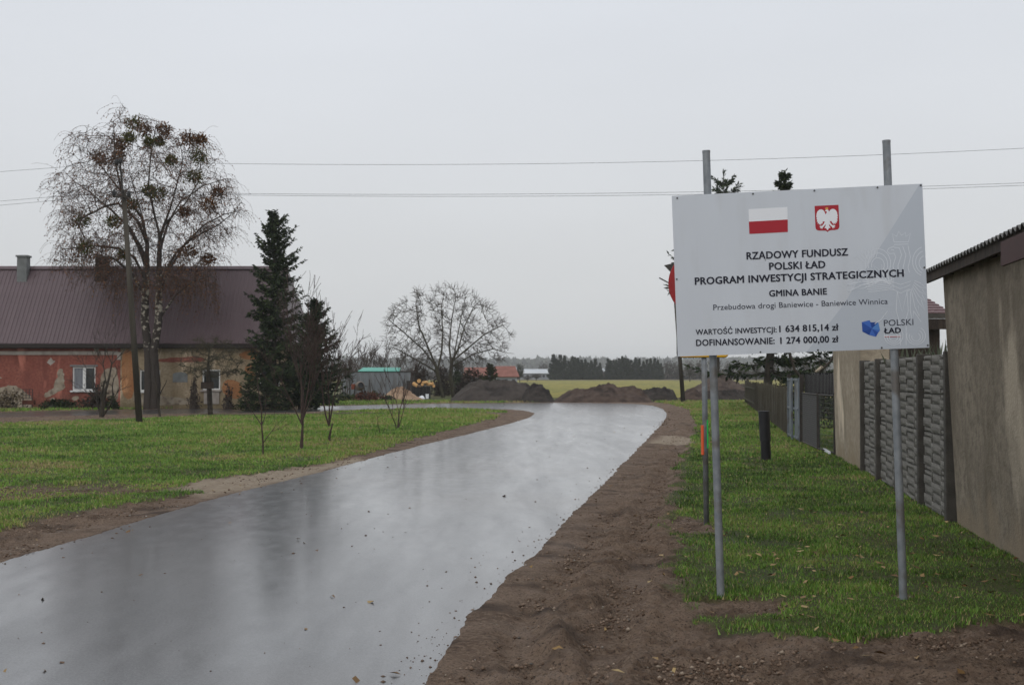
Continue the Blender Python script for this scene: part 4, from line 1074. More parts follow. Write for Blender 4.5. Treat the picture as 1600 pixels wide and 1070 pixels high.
def make_birch():
    Y = 67.5; b0 = G(240, 638.5); b0 = Vector((b0.x, Y, zg(b0.x, Y)))
    root = empty('birch_tree', b0, 'tall two stemmed birch with drooping rusty twigs and mistletoe balls before the farmhouse', 'tree')
    pp = lambda x, y, dy=0: P(x, y, Y + dy)
    rows = [(158, 176, 200), (178, 172, 212), (198, 150, 262), (207, 116, 318), (240, 104, 345), (270, 92, 352), (300, 84, 376), (330, 92, 380), (360, 92, 372), (390, 88, 350), (420, 92, 340), (455, 150, 345)]
    att = env_points(rows, Y, 2600, 5, .85, .25)
    st = .38
    c0 = lerp_pts([b0 + Vector((-.12, 0, -.2)), pp(233, 600), pp(232, 550), pp(226, 500), pp(228, 440), pp(230, 380), pp(220, 330, .4), pp(206, 280, .7)], st)
    c1 = lerp_pts([b0 + Vector((.22, 0, -.2)), pp(244, 600, -.1), pp(240, 550, -.1), pp(248, 500, -.3), pp(248, 430, -.3), pp(250, 370, -.4), pp(268, 320, -.6), pp(284, 260, -.8)], st)
    lim = [(0, (228, 462), [(205, 425), (178, 404), (150, 398), (118, 402)]), (0, (229, 440), [(210, 402), (185, 388), (148, 384), (112, 388)]), (0, (230, 400), [(205, 360), (176, 330), (140, 300), (112, 280)]),
           (0, (231, 375), [(215, 345), (185, 318), (165, 322), (130, 340)]), (0, (222, 340), [(190, 300), (160, 262), (140, 240)]), (0, (229, 420), [(214, 380), (195, 345), (190, 300), (180, 250), (178, 200)]),
           (1, (248, 470), [(262, 425), (290, 380), (318, 352), (350, 335), (372, 330)]), (1, (248, 440), [(275, 395), (300, 372), (340, 352), (368, 330)]), (1, (249, 400), [(262, 350), (282, 315), (318, 290), (352, 280)]),
           (1, (250, 375), [(240, 330), (232, 290), (236, 240), (245, 190)]), (1, (258, 350), [(290, 318), (310, 285), (316, 240), (318, 215)]), (1, (248, 500), [(275, 460), (300, 440), (330, 430)])]
    chains = [(-1, -1, c0), (-1, -1, c1)]; g0 = np.random.default_rng(4)
    for tr_, (sx, sy), pts in lim:
        cc = (c0, c1)[tr_]; sp_ = pp(sx, sy); j = min(range(len(cc)), key=lambda i: (cc[i] - sp_).length); yo = g0.uniform(-2.6, 2.6); m_ = len(pts)
        chains.append((tr_, j, lerp_pts([cc[j]] + [pp(x, y, yo * (k + 1) / m_) for k, (x, y) in enumerate(pts)], st)[1:]))
    N_, pr = skel(*chains)
    Nn, par = colonize(att, None, (N_, pr), st, .46, grav=.06, iters=90, infl=3.0)
    r, ch = radii(Nn, par, .015, 2.1)
    r = np.minimum(r, .21)
    z = Nn[:, 2]; f = np.clip(1.25 - z / 20, .6, 1.3); r = r * f
    emit_tree(root, Nn, par, r, M['birch'], M['twig'], .055, min_r=.014)
    # weeping twigs from the fine nodes
    tips = np.where((r < .028))[0]; g = np.random.default_rng(9)
    pick = g.choice(tips, size=9500); P0s = []; P1s = []; L_ = []
    cl = np.sin(Nn[pick, 0] * 2.1 + 1.3 * np.sin(Nn[pick, 2] * 1.1)) + np.sin(Nn[pick, 2] * 2.3 + Nn[pick, 1] * 1.7) + .7 * np.sin(Nn[pick, 0] * 4.7 + Nn[pick, 2] * 3.1)
    pick = pick[cl + g.normal(0, .6, len(pick)) > .1]
    n = len(pick); pos = Nn[pick] + g.normal(0, .05, (n, 3)); dr = g.normal(0, 1, (n, 3)); dr[:, 2] *= .4; dr /= np.linalg.norm(dr, axis=1, keepdims=True)
    cen = Nn[:, :2].mean(0); out = pos[:, :2] - cen; out /= np.linalg.norm(out, axis=1, keepdims=True) + 1e-6; dr[:, :2] += out * .5
    lf = []
    seglen = g.uniform(.10, .26, (n, 1)); 
    for k in range(6):
        nx = pos + dr * seglen; P0s.append(pos); P1s.append(nx); pos = nx
        dr = dr + g.normal(0, .16, (n, 3)); dr[:, 2] -= .33; dr /= np.linalg.norm(dr, axis=1, keepdims=True)
        sel = g.random(n) < .62; lf.append(pos[sel])
    base = np.array(b0); P0s = np.concatenate(P0s) - base; P1s = np.concatenate(P1s) - base
    o = link('weeping_twigs', seg_mesh('weeping_twigs', P0s, P1s, np.full(len(P0s), .0066), np.full(len(P0s), .0052), 3), M['twig_red'], root); o['kind'] = 'stuff'
    lf = np.concatenate(lf); lf = lf[g.random(len(lf)) < .9]
    o = link('leaves', leaf_mesh('leaves', lf - base, .10 * g.uniform(.6, 1.3, (len(lf), 1)), 1.9, .6), M['birch_leaf'], root); o['kind'] = 'stuff'
    # hanging veils over the roof, lower right and left
    v0 = []; v1 = []; vl = []
    for (x0, x1, y0, y1, cnt, ln) in ((265, 350, 400, 455, 190, 1.5), (165, 215, 400, 440, 60, 1.8), (110, 175, 360, 400, 120, 1.0), (215, 262, 390, 470, 60, 1.2)):
        for _ in range(cnt):
            p = np.array(pp(g.uniform(x0, x1), g.uniform(y0, y1), g.uniform(-2.5, 2.5))); # hang from the nearest branch node
            j = ((Nn - p) ** 2).sum(1).argmin(); q = Nn[j] * .85 + p * .15; d_ = (p - q) * .25; d_[2] = 0
            v0.append(Nn[j]); v1.append(q); cur = q; L_ = ln * g.uniform(.4, 1.1)
            for k in range(7):
                nx = cur + d_ * .35 + np.array([g.normal(0, .05), g.normal(0, .05), -L_ / 6]); v0.append(cur); v1.append(nx); cur = nx
                if g.random() < .7: vl.append(cur)
    v0 = np.array(v0) - base; v1 = np.array(v1) - base
    o = link('weeping_twigs', seg_mesh('weeping_twigs', v0, v1, np.full(len(v0), .0075), np.full(len(v0), .006), 3), M['twig_red'], root); o['kind'] = 'stuff'
    vl = np.array(vl); o = link('leaves', leaf_mesh('leaves', vl - base, .11, 1.9, .8), M['birch_leaf'], root); o['kind'] = 'stuff'
    # mistletoe and witches' broom clumps
    balls = [(209, 193, 10, 0), (256, 204, 10, 1), (293, 217, 11, 1), (314, 218, 7, 1), (311, 245, 12, 0), (304, 276, 10, 0), (248, 303, 10, 0), (233, 298, 8, 0), (127, 346, 11, 0), (177, 346, 9, 0),
             (325, 320, 12, 1), (340, 300, 8, 1), (288, 331, 7, 1), (134, 386, 10, 0), (202, 215, 7, 0), (248, 221, 6, 0), (233, 222, 6, 0), (156, 247, 9, 1), (185, 245, 9, 1), (267, 250, 6, 0), (193, 397, 7, 0), (295, 393, 11, 1), (325, 405, 8, 1), (226, 203, 10, 1), (190, 226, 9, 1), (205, 320, 9, 0)]
    for (x, y, rp_, kd) in balls:
        c = np.array(pp(x, y, g.uniform(-1.5, .5))) - base; rad = rp_ / F * Y; n = 330
        d = g.normal(0, 1, (n, 3)); pc = c + d * rad * .50 * np.array([1, 1, .85]); d /= np.linalg.norm(d, axis=1, keepdims=True)
        me = leaf_mesh('mistletoe_ball', pc, .15, 2.0, 0, None, d * .8); link('mistletoe_ball', me, M['broom'] if kd else M['mistletoe'], root)['kind'] = 'stuff'
make_birch()

def make_walnut():
    Y = 106.0; b0 = P(703, 614, Y); b0 = Vector((b0.x, Y, zg(b0.x, Y)))
    root = empty('walnut_tree', b0, 'wide leafless tree with two dark trunks behind the soil heap', 'tree')
    pp = lambda x, y, dy=0: P(x, y, Y + dy)
    rows = [(446, 700, 722), (452, 642, 738), (460, 636, 748), (476, 612, 772), (500, 594, 790), (520, 594, 804), (540, 600, 800), (560, 612, 790), (572, 640, 780)]
    att = env_points(rows, Y, 1350, 11, .8, .15); st = .40
    c0 = lerp_pts([b0 + Vector((-.5, 0, -.2)), pp(685, 590), pp(681, 572), pp(672, 550, .3), pp(656, 528, .5)], st)
    c1 = lerp_pts([b0 + Vector((.3, .3, -.2)), pp(704, 590), pp(706, 565), pp(716, 545, -.3), pp(735, 528, -.6)], st)
    chains = [(-1, -1, c0), (-1, -1, c1)]; g0 = np.random.default_rng(4)
    for tr_, (sx, sy), pts in ((0, (684, 580), [(690, 550), (692, 520), (690, 480), (694, 455)]), (0, (681, 572), [(660, 545), (632, 520), (608, 500)]), (0, (672, 550), [(655, 510), (650, 475), (652, 455)]), (0, (684, 585), [(650, 562), (620, 545), (600, 540)]),
                               (1, (704, 575), [(702, 540), (706, 500), (712, 465)]), (1, (706, 565), [(730, 545), (757, 522), (785, 508)]), (1, (716, 545), [(726, 510), (740, 480), (750, 470)]), (1, (705, 572), [(740, 553), (770, 545), (795, 552)]), (1, (706, 560), [(716, 520), (722, 490), (728, 460)])):
        cc = (c0, c1)[tr_]; sp_ = pp(sx, sy); j = min(range(len(cc)), key=lambda i: (cc[i] - sp_).length); yo = g0.uniform(-2.6, 2.6); m_ = len(pts)
        chains.append((tr_, j, lerp_pts([cc[j]] + [pp(x, y, yo * (k + 1) / m_) for k, (x, y) in enumerate(pts)], st)[1:]))
    N_, pr = skel(*chains)
    Nn, par = colonize(att, None, (N_, pr), st, .60, grav=.03, iters=80, infl=3.0)
    r, ch = radii(Nn, par, .016, 2.1); r = np.minimum(r, .42)
    emit_tree(root, Nn, par, r, M['bark_mossy'], M['bark_mossy'], .07, min_r=.016)
    g = np.random.default_rng(3); tips = np.where(r < .04)[0]; n = 3000; pk = g.choice(tips, n)
    d = g.normal(0, 1, (n, 3)); cen = np.array([b0.x, b0.y, 5.0]); o_ = Nn[pk] - cen; o_ /= np.linalg.norm(o_, axis=1, keepdims=True); d = d * .6 + o_; d /= np.linalg.norm(d, axis=1, keepdims=True)
    a = Nn[pk] - np.array(b0); b = a + d * g.uniform(.2, .5, (n, 1)); c = b + (d + g.normal(0, .4, (n, 3))) * .2
    o = link('twigs', seg_mesh('twigs', np.concatenate([a, b]), np.concatenate([b, c]), np.full(2 * n, .013), np.full(2 * n, .010), 3), M['twig'], root); o['kind'] = 'stuff'
make_walnut()

def grow(base, dirv, length, r, lev, segs, out, g, spread=.6, kids=(3, 5), up=.05, shrink=.62, wob=.12):
    p = np.array(base, float); d = np.array(dirv, float); d /= np.linalg.norm(d); n = 5; pts = [p]
    for k in range(n):
        d = d + g.normal(0, wob, 3); d[2] += up; d /= np.linalg.norm(d); q = p + d * length / n
        ra = r * (1 - .65 * k / n); rb = r * (1 - .65 * (k + 1) / n); segs.append((p, q, ra, rb)); p = q; pts.append((p.copy(), d.copy(), rb))
    if lev <= 0: out.append(p); return
    for _ in range(g.integers(*kids)):
        q, dd, rb = pts[g.integers(2, n + 1)]; s = g.normal(0, 1, 3); s -= s.dot(dd) * dd; s /= np.linalg.norm(s)
        nd = dd * math.cos(spread) + s * math.sin(spread); grow(q, nd, length * shrink * g.uniform(.7, 1.15), rb * .75, lev - 1, segs, out, g, spread, kids, up, shrink, wob)
def simple_tree(name, base, stems, label, cat, mt, seed, group=None, minr=.006, **kw):
    """stems: list of (dx, dirx, diry, length, radius, level)"""
    g = np.random.default_rng(seed); root = empty(name, base, label, cat, group); tr = []; fine = []; out = []
    for (dx, ddx, ddy, ln, r, lev, *zz_) in stems: grow((dx, 0, zz_[0] if zz_ else -.05), (ddx, ddy, 1), ln, r, lev, fine, out, g, **kw)
    P0 = np.array([s[0] for s in fine]); P1 = np.array([s[1] for s in fine]); ra = np.array([s[2] for s in fine]); rb = np.array([s[3] for s in fine])
    big = ra > max(s[4] for s in stems) * .45
    link('trunk', seg_mesh('trunk', P0[big], P1[big], ra[big], rb[big], 7), mt, root)
    if (~big).any():
        o = link('twigs', seg_mesh('twigs', P0[~big], P1[~big], np.maximum(ra[~big], minr), np.maximum(rb[~big], minr), 3), mt, root); o['kind'] = 'stuff'
    return root
M['bark_wine'] = mat('wine_bark', (.040, .024, .020), (.075, .05, .042), 6, .8)
def gp(px, py): v = G(px, py); return Vector((v.x, v.y, zg(v.x, v.y)))
simple_tree('young_tree', gp(158, 652), [(0, .03, 0, 1.7, .10, 0), (0.02, .05, 0, 2.3, .09, 3), (.02, -.45, .1, 1.9, .05, 3), (.02, .5, -.1, 1.9, .05, 3)], 'small bare tree with a dark short trunk by the white window', 'tree', M['bark_dark'], 3, spread=.5, kids=(3, 6))
simple_tree('young_tree', gp(250, 651), [(0, -.06, 0, 2.2, .055, 1)], 'thin dark stem right beside the birch trunk at the road edge', 'tree', M['bark_dark'], 4)
def round_tree():
    Y = G(329, 649).y; b0 = gp(329, 649); root = empty('round_crowned_tree', b0, 'small tree with straight dark trunk and round bare brownish crown before the farmhouse', 'tree')
    rows = [(525, 300, 355), (538, 280, 375), (555, 272, 385), (575, 275, 388), (590, 285, 375)]
    att = env_points(rows, Y, 420, 21, .9, .2); st = .2
    c0 = lerp_pts([b0 + Vector((0, 0, -.1)), P(327, 610, Y), P(325, 575, Y), P(327, 550, Y)], st)
    N_, pr = skel((-1, -1, c0)); Nn, par = colonize(att, None, (N_, pr), st, .32, iters=60); r, ch = radii(Nn, par, .011, 2.3); r = np.minimum(r, .14)
    low = Nn[:, 2] < P(0, 575, Y).z; r = np.where(low & (r > .05), np.maximum(r, .115), r)
    emit_tree(root, Nn, par, r, M['bark_dark'], M['bark_mossy'], .04, min_r=.010)
    g = np.random.default_rng(5); tips = np.where(r < .03)[0]; n = 1500; pk = g.choice(tips, n); d = g.normal(0, 1, (n, 3)); d /= np.linalg.norm(d, axis=1, keepdims=True)
    a = Nn[pk] - np.array(b0); b = a + d * g.uniform(.1, .35, (n, 1))
    o = link('twigs', seg_mesh('twigs', a, b, np.full(n, .007), np.full(n, .005), 3), M['bark_mossy'], root); o['kind'] = 'stuff'
    # dark board fixed on the trunk
    p = P(324, 602, Y - .15) - b0; m = MB(); m.box(p, (.55, .08, .30)); m.build('trunk_board', M['dark_wood'], root)
round_tree()
GY = 'young trees on the lawn'
simple_tree('sapling', gp(411, 711), [(0, -.05, 0, 1.75, .020, 1), (-.01, .35, .05, .8, .010, 1, .25)], 'thinnest sapling with forked reddish stem, nearest on the lawn', 'sapling', M['bark_wine'], 11, GY, minr=.004, kids=(3, 5), spread=.7)
simple_tree('sapling', gp(471, 702), [(0, .0, 0, .8, .048, 0), (0, -.14, 0, 1.7, .026, 3, .6), (0, .16, .1, 1.7, .026, 3, .62), (0, .34, -.1, 1.3, .02, 3, .58), (0, -.38, .1, 1.3, .02, 3, .6), (0, .0, .2, 1.8, .024, 3, .65)], 'tallest lawn sapling with single trunk and dense reddish twig crown', 'sapling', M['bark_wine'], 12, GY, minr=.0048, spread=.38, kids=(3, 6), up=.06, wob=.07)
simple_tree('sapling', gp(514, 691), [(0, -.02, 0, .55, .040, 0), (0, -.26, 0, 1.4, .024, 3, .42), (.0, .22, .05, 1.4, .024, 3, .44), (0, .0, -.1, 1.6, .022, 3, .45)], 'lawn sapling forking into a V low down, right of the tallest one', 'sapling', M['bark_wine'], 13, GY, minr=.0048, spread=.38, kids=(3, 6), up=.06, wob=.07)
simple_tree('bare_shrub', gp(620, 671), [(0, -.25, 0, 1.25, .018, 2), (.02, .05, 0, 1.35, .018, 2), (.03, .35, 0, 1.2, .016, 2), (0, -.05, .2, 1.3, .014, 2)], 'small bare shrub on the lawn near the road bend', 'shrub', M['bark_wine'], 14, minr=.007, spread=.35, kids=(3, 5), up=.1)
simple_tree('dry_stick', gp(594, 679), [(0, .06, 0, .62, .014, 0), (.03, .3, 0, .3, .010, 0)], 'short dry stick standing in the lawn left of the bare shrub', 'stick', M['bark_wine'], 15, minr=.006)

M['needle'] = attr_mat('spruce_needles', [(0, (.010, .018, .009)), (.6, (.028, .045, .018)), (1, (.070, .092, .035))], .7, spec=.2)
M['needle_olive'] = attr_mat('olive_needles', [(0, (.022, .030, .008)), (.6, (.045, .055, .016)), (1, (.08, .08, .025))], .7, spec=.2)
def spruce_meshes(H, Rb, z0, seed, whorl=.28, nb=7, needles=34, nl=.26, nw=.075, asym=0.0, pw=.85, sparse=0.0, lean=0.0, jag=.35, hang=.5):
    g = np.random.default_rng(seed); C = []; D = []; S = []; b0 = []; b1 = []; r0 = []; r1 = []
    z = z0
    while z < H - .12:
        t = (z - z0) / (H - z0); Lm = Rb * (1 - t) ** pw + .08; lx = lean * z / H
        for k in range(nb):
            if g.random() < sparse: continue
            a = g.uniform(0, 2 * math.pi); L_ = Lm * g.uniform(1 - jag, 1.08) * (1 + asym * math.cos(a))
            slope = -.28 + .75 * t + g.normal(0, .08); n = max(3, int(L_ / .16)); p = np.array([lx, 0, z + g.uniform(-.1, .1)]); last = p
            for j in range(n):
                u = (j + 1) / n; q = np.array([lx + math.cos(a) * L_ * u, math.sin(a) * L_ * u, p[2] + slope * L_ * u + .28 * L_ * u * u])
                b0.append(last); b1.append(q); rr_ = .010 + .020 * (1 - u) * L_ / max(Rb, .1); r0.append(rr_ * 1.1); r1.append(rr_)
                m = max(2, int(needles / n * (.6 + .8 * u))) if u > .12 else 1
                side = np.array([-math.sin(a), math.cos(a), 0]); fw = (q - last) / (np.linalg.norm(q - last) + 1e-9)
                for _ in range(m):
                    s_ = g.choice((-1, 1)); dd = side * s_ * g.uniform(.2, .9) + fw * g.uniform(.3, 1) + np.array([0, 0, -hang * g.uniform(0, 1)])
                    C.append(last + (q - last) * g.random()); D.append(dd); S.append(nl * g.uniform(.5, 1.25) * (.6 + .4 * (1 - t)))
                last = q
        z += whorl * g.uniform(.8, 1.2)
    # leader
    for _ in range(16): C.append(np.array([lean, 0, H - g.uniform(.1, 1) * nl * 1.6])); D.append(np.array([g.normal(0, .5), g.normal(0, .5), .9])); S.append(nl * .6)
    D = np.array(D); D /= np.linalg.norm(D, axis=1, keepdims=True)
    st = g.bit_generator; me = leaf_mesh('crown', np.array(C), np.array(S), nl / nw, 0, None, D)
    br = seg_mesh('limbs', np.array(b0), np.array(b1), r0, r1, 3)
    return me, br
def spruce(name, base, H, Rb, z0, seed, label, mt='needle', group=None, trunk_r=None, lean=0.0, cat='tree', lower=None, **kw):
    root = empty(name, base, label, cat, group); me, br = spruce_meshes(H, Rb, z0, seed, lean=lean, **kw)
    tr = trunk_r or H * .016
    zs = np.linspace(-.1, H, 9); pts = [Vector((lean * z / H, 0, z)) for z in zs]; m = MB(); m.tube(pts, [tr * (1 - .93 * k / 8) for k in range(9)], 9); m.build('trunk', M['bark_dark'], root)
    o = link('crown', me, M[mt], root); o['kind'] = 'stuff'; o = link('limbs', br, M['bark_dark'], root); o['kind'] = 'stuff'; return root
b = G(427, 639); Hs = P(427, 329, 66).z
spruce('spruce_tree', (P(428, 600, 66).x, 66, 0), Hs, 2.35, 1.35, 31, 'tall dark ragged spruce standing before the right end of the farmhouse', whorl=.26, nb=12, needles=56, nl=.30, nw=.10, pw=.55, jag=.72, sparse=.22, hang=.8, asym=.15)
spruce('spruce_tree', (P(494, 600, 68).x, 68, 0), P(493, 470, 68).z, 2.0, .5, 32, 'lower dark evergreen right of the tall spruce', whorl=.2, nb=11, needles=50, nl=.28, nw=.10, pw=.65, jag=.6, hang=.7)
spruce('spruce_tree', (P(466, 600, 67).x, 67.2, 0), P(466, 545, 67).z, 1.3, .3, 35, 'short dark evergreen filling the gap between the two larger conifers', whorl=.2, nb=10, needles=36, nl=.26, nw=.10, pw=.5, jag=.4, hang=.6)
spruce('juniper_bush', (P(412, 630, 64.5).x, 64.5, 0), 1.15, 1.35, .1, 33, 'low spreading dark juniper at the foot of the tall spruce', cat='bush', whorl=.09, nb=9, needles=26, nl=.2, nw=.07, pw=.35, jag=.3)
spruce('juniper_bush', (P(388, 600, 63.8).x, 63.8, 0), 1.75, .55, .1, 34, 'narrow dark evergreen shoot left of the spruce, before the orange plaster', cat='bush', whorl=.16, nb=6, needles=18, nl=.2, nw=.07, pw=.5, jag=.4)
# the two spruces whose tips rise over the board
YA, YB = 99.0, 62.0
spruce('garden_spruce', (P(1119, 600, YA).x, YA, 0), P(1131, 264, YA).z, 5.6, 6.2, 41, 'spruce behind the sign board, its tip just right of the left post', whorl=1.0, nb=7, needles=44, nl=.62, nw=.17, pw=.9, jag=.3, lean=P(1131, 264, YA).x - P(1119, 600, YA).x, trunk_r=.20)
spruce('garden_spruce', (P(1196, 600, YB).x, YB, 0), P(1227, 266, YB).z, 3.9, 2.0, 42, 'spruce behind the sign board, its tip above the middle of the board', whorl=.55, nb=10, needles=80, nl=.38, nw=.12, pw=1.2, jag=.35, lean=P(1227, 266, YB).x - P(1196, 600, YB).x, trunk_r=.25)
def orchard_tree():
    Y = 34.5; b0 = Vector((P(1262, 600, Y).x, Y, 0)); root = empty('orchard_tree', b0, 'old gnarled fruit tree with thick bent limbs behind the wire fence', 'tree')
    pp = lambda x, y, dy=0: P(x, y, Y + dy)
    att = env_points([(330, 1225, 1300), (380, 1200, 1330), (450, 1190, 1340), (520, 1200, 1335), (575, 1225, 1325)], Y, 260, 8, .9); st = .22
    c0 = lerp_pts([b0 + Vector((0, 0, -.1)), pp(1263, 615), pp(1260, 600), pp(1242, 578), pp(1236, 560), pp(1226, 520)], st)
    c1 = lerp_pts([pp(1268, 596), pp(1285, 577), pp(1300, 562), pp(1312, 530)], st)
    N_, pr = skel((-1, -1, c0), (0, 4, c1)); Nn, par = colonize(att, None, (N_, pr), st, .4, iters=60); r, ch = radii(Nn, par, .009, 2.1); r = np.minimum(r, .13)
    emit_tree(root, Nn, par, r, M['bark_dark'], M['twig'], .03, min_r=.008)
    m = MB(); q = pp(1285, 573, -.12) - b0; q2 = pp(1274, 581, -.13) - b0; m.tube([q2, q], [.03, .045], 8); m.build('sawn_limb', M['plaster_wall'], root)
orchard_tree()
def orange_plant():
    b0 = lp(27.9, -.7); root = empty('dry_plant', b0, 'orange brown withered plant behind the wire gate', 'plant'); g = np.random.default_rng(4)
    C = np.stack([g.normal(0, .14, 90), g.normal(0, .14, 90), g.uniform(.45, 1.0, 90)], 1)
    m = MB(); m.tube([(0, 0, 0), (.04, 0, .5), (-.03, .03, .95)], .012, 5); m.build('stem', M['bark_wine'], root)
    mm = attr_mat('withered_leaves', [(0, (.14, .05, .02)), (1, (.28, .10, .04))], .7); link('leaves', leaf_mesh('leaves', C, .16, 2.6, .7), mm, root)['kind'] = 'stuff'
orange_plant()
def spiky_plant():
    b0 = Vector((P(1463, 560, 20).x, 20.2, 0)); root = empty('spiky_shrub', b0, 'grey green spiky shrub rising behind the last concrete panel', 'shrub'); g = np.random.default_rng(6); P0 = []; P1 = []
    n = 260; th = g.uniform(0, 6.28, n); a = g.uniform(.1, .5, n); base = np.stack([g.normal(0, .22, n), g.normal(0, .22, n), g.uniform(.8, 1.75, n)], 1)
    d = np.stack([np.cos(th) * np.sin(a), np.sin(th) * np.sin(a), np.cos(a)], 1)
    mm = attr_mat('grey_green_leaves', [(0, (.05, .06, .04)), (1, (.12, .135, .09))], .7); link('leaves', leaf_mesh('leaves', base, .55, 11, 0, None, d * 3), mm, root)['kind'] = 'stuff'
    m = MB(); [m.tube([(0, 0, 0), (math.cos(k) * .15, math.sin(k) * .15, 1.2)], .02, 5) for k in range(5)]; m.build('stem', M['bark_dark'], root)
spiky_plant()
# ================================================================== FARMHOUSE
M['red_plaster'] = plaster('red_plaster', (.24, .078, .058), (.31, .115, .085), (.19, .062, .048), (.12, .06, .04), .1, .8)
M['beige_wall'] = plaster('beige_masonry', (.32, .25, .16), (.42, .34, .24), (.24, .18, .11), (.20, .16, .09), .1, .8)
M['ochre_patch'] = plaster('orange_plaster', (.36, .16, .07), (.42, .22, .11), (.30, .16, .08), (.3, .16, .08), .1, .5)
M['stone_patch'] = mat('bare_rubble', (.27, .22, .16), (.38, .33, .26), 2.5, .9, .6, 9, dirt=(.16, .12, .09), dscale=3)
M['roof_metal'] = mat('plum_sheet_roof', (.100, .065, .073), (.122, .083, .091), .5, .42, .05, 3, spec=.45)
M['gutter'] = mat('brown_gutter', (.020, .014, .012), None, rough=.5)
M['white_band'] = mat('white_band', (.42, .38, .34), (.30, .26, .23), 3, .8)
M['pvc'] = mat('white_window_frame', (.72, .72, .71), None, rough=.4, spec=.5)
M['glass'] = mat('window_glass', (.020, .024, .028), None, rough=.08, spec=.6)
M['curtain'] = mat('net_curtain', (.16, .17, .19), (.24, .25, .27), 3, .9, stretch=(4, 1, .3))
M['chimney_dark'] = mat('dark_brick_chimney', (.035, .026, .022), (.06, .042, .034), 5, .9, .4)
M['chimney_grey'] = mat('grey_chimney', (.16, .17, .17), (.22, .23, .23), 3, .8)
HY = 69.0
def wallgrid(m, xs0, xs1, z0, z1, ops, y0, th):
    """wall slab with openings: list of (x0,x1,z0,z1)"""
    xs = sorted({xs0, xs1, *[o[0] for o in ops], *[o[1] for o in ops]})
    for a, b in zip(xs[:-1], xs[1:]):
        cuts = sorted([(o[2], o[3]) for o in ops if o[0] <= a + 1e-6 and o[1] >= b - 1e-6]); z = z0
        for c0, c1 in cuts + [(z1, z1)]:
            if c0 > z + 1e-4: m.box(((a + b) / 2, y0 + th / 2, (z + c0) / 2), (b - a, th, c0 - z))
            z = c1
def make_house():
    ox = P(150, 600, HY).x; root = empty('farmhouse', (ox, HY, 0), 'long single storey farmhouse with plum metal roof and peeling red and ochre plaster', 'house')
    X = lambda px, Y=HY: P(px, 600, Y).x - ox; Z = lambda py, Y=HY: P(800, py, Y).z
    def rect(px0, px1, py0, py1): return (X(px0), X(px1), Z(py1), Z(py0))
    W = [rect(113, 149, 573, 610), rect(218, 250, 578, 611), rect(316, 344, 577, 609), rect(405, 437, 574, 608), rect(-75, -40, 573, 610)]
    zt = Z(541); xl, xm, xr = X(-170), X(188), X(448)
    m = MB(); wallgrid(m, xl, xm, -.2, zt, [W[0], W[4]], 0, .35); wr = m.build('red_wall', M['red_plaster'], root)
    m = MB(); wallgrid(m, xm, xr, -.2, zt, W[1:4], .004, .35); wb = m.build('ochre_wall', M['beige_wall'], root)
    m = MB(); m.box(((xl + xr) / 2, 9.0, zt / 2 - .1), (xr - xl, .35, zt + .2)); m.build('back_wall', M['beige_wall'], root)
    # gables (pentagons)
    zr = Z(420, 71.7); 
    for x in (xl + .02, xr - .37):
        m = MB(); m.prism([(x, .35, -.2), (x, 8.8, -.2), (x, 8.8, zt)] + ([(x, 2.7, zr - .35)] if x < 0 else []) + [(x, .35, zt)], (.35, 0, 0)); m.build('gable', M['beige_wall'], root)
    # roof of ribbed sheets
    ye, ze = -.42, Z(537, HY - .42); yr, zrr = 2.7, Z(418.5, HY + 2.7); rx0, rx1 = xl - .3, -12.6 - ox; hx = -12.05 - ox
    n = int(round((rx1 - rx0) / 1.1)); w = (rx1 - rx0) / n
    def sheet(sgn):
        m = MB(); vs = []; prof = []
        for k in range(5):
            b = w * k / 5; prof += [(b, 0), (b + w * .13, 0), (b + w * .145, .035), (b + w * .185, .035), (b + w * .2, 0)]
        prof = [(u, v) for u, v in prof]
        for u, v in prof: vs += [(u, ye, ze + v + .02), (u, yr, zrr + v + .02)]
        fs = [(2 * i, 2 * i + 2, 2 * i + 3, 2 * i + 1) for i in range(len(prof) - 1)]; m.add(vs, fs)
        m.add([(0, ye, ze), (w, ye, ze), (w, yr, zrr), (0, yr, zrr)], [(0, 3, 2, 1)])
        me = m.mesh('roof_sheet'); me.materials.append(M['roof_metal']); return me
    sh = sheet(1); rr_ = random.Random(2)
    for k in range(n):
        o = bpy.data.objects.new('roof_sheet', sh); COL.objects.link(o); o.parent = root; o.location = (rx0 + k * w, 0, .004 * (k % 2))
    m = MB(); m.hexa([(rx0, 9.6, ze), (rx1, 9.6, ze), (rx1, yr, zrr), (rx0, yr, zrr)], [(rx0, 9.6, ze + .04), (rx1, 9.6, ze + .04), (rx1, yr + .0, zrr + .04), (rx0, yr, zrr + .04)]); m.build('rear_roof', M['roof_metal'], root)
    m = MB(); m.prism([(rx1, ye, ze + .02), (hx, ye, ze + .02), (rx1, yr, zrr + .02)], (0, .02, -.05)); m.build('hip_front', M['roof_metal'], root)
    m = MB(); m.prism([(hx, ye, ze + .02), (hx, 9.6, ze + .02), (rx1, yr, zrr + .02)], (-.05, 0, -.02)); m.build('hip_end', M['roof_metal'], root)
    m = MB(); m.prism([(rx0 - .05, yr - .18, zrr - .08), (rx0 - .05, yr, zrr + .10), (rx0 - .05, yr + .18, zrr - .08)], (rx1 - rx0 + .1, 0, 0)); m.build('ridge_cap', M['roof_metal'], root)
    m = MB(); m.box(((rx0 + hx) / 2, ye - .02, ze - .11), (hx - rx0, .10, .20)); m.build('gutter', M['gutter'], root)
    m = MB(); m.box(((rx0 + rx1) / 2, ye / 2 - .01, ze - .20), (rx1 - rx0, -ye - .08, .06)); m.build('soffit', M['gutter'], root)
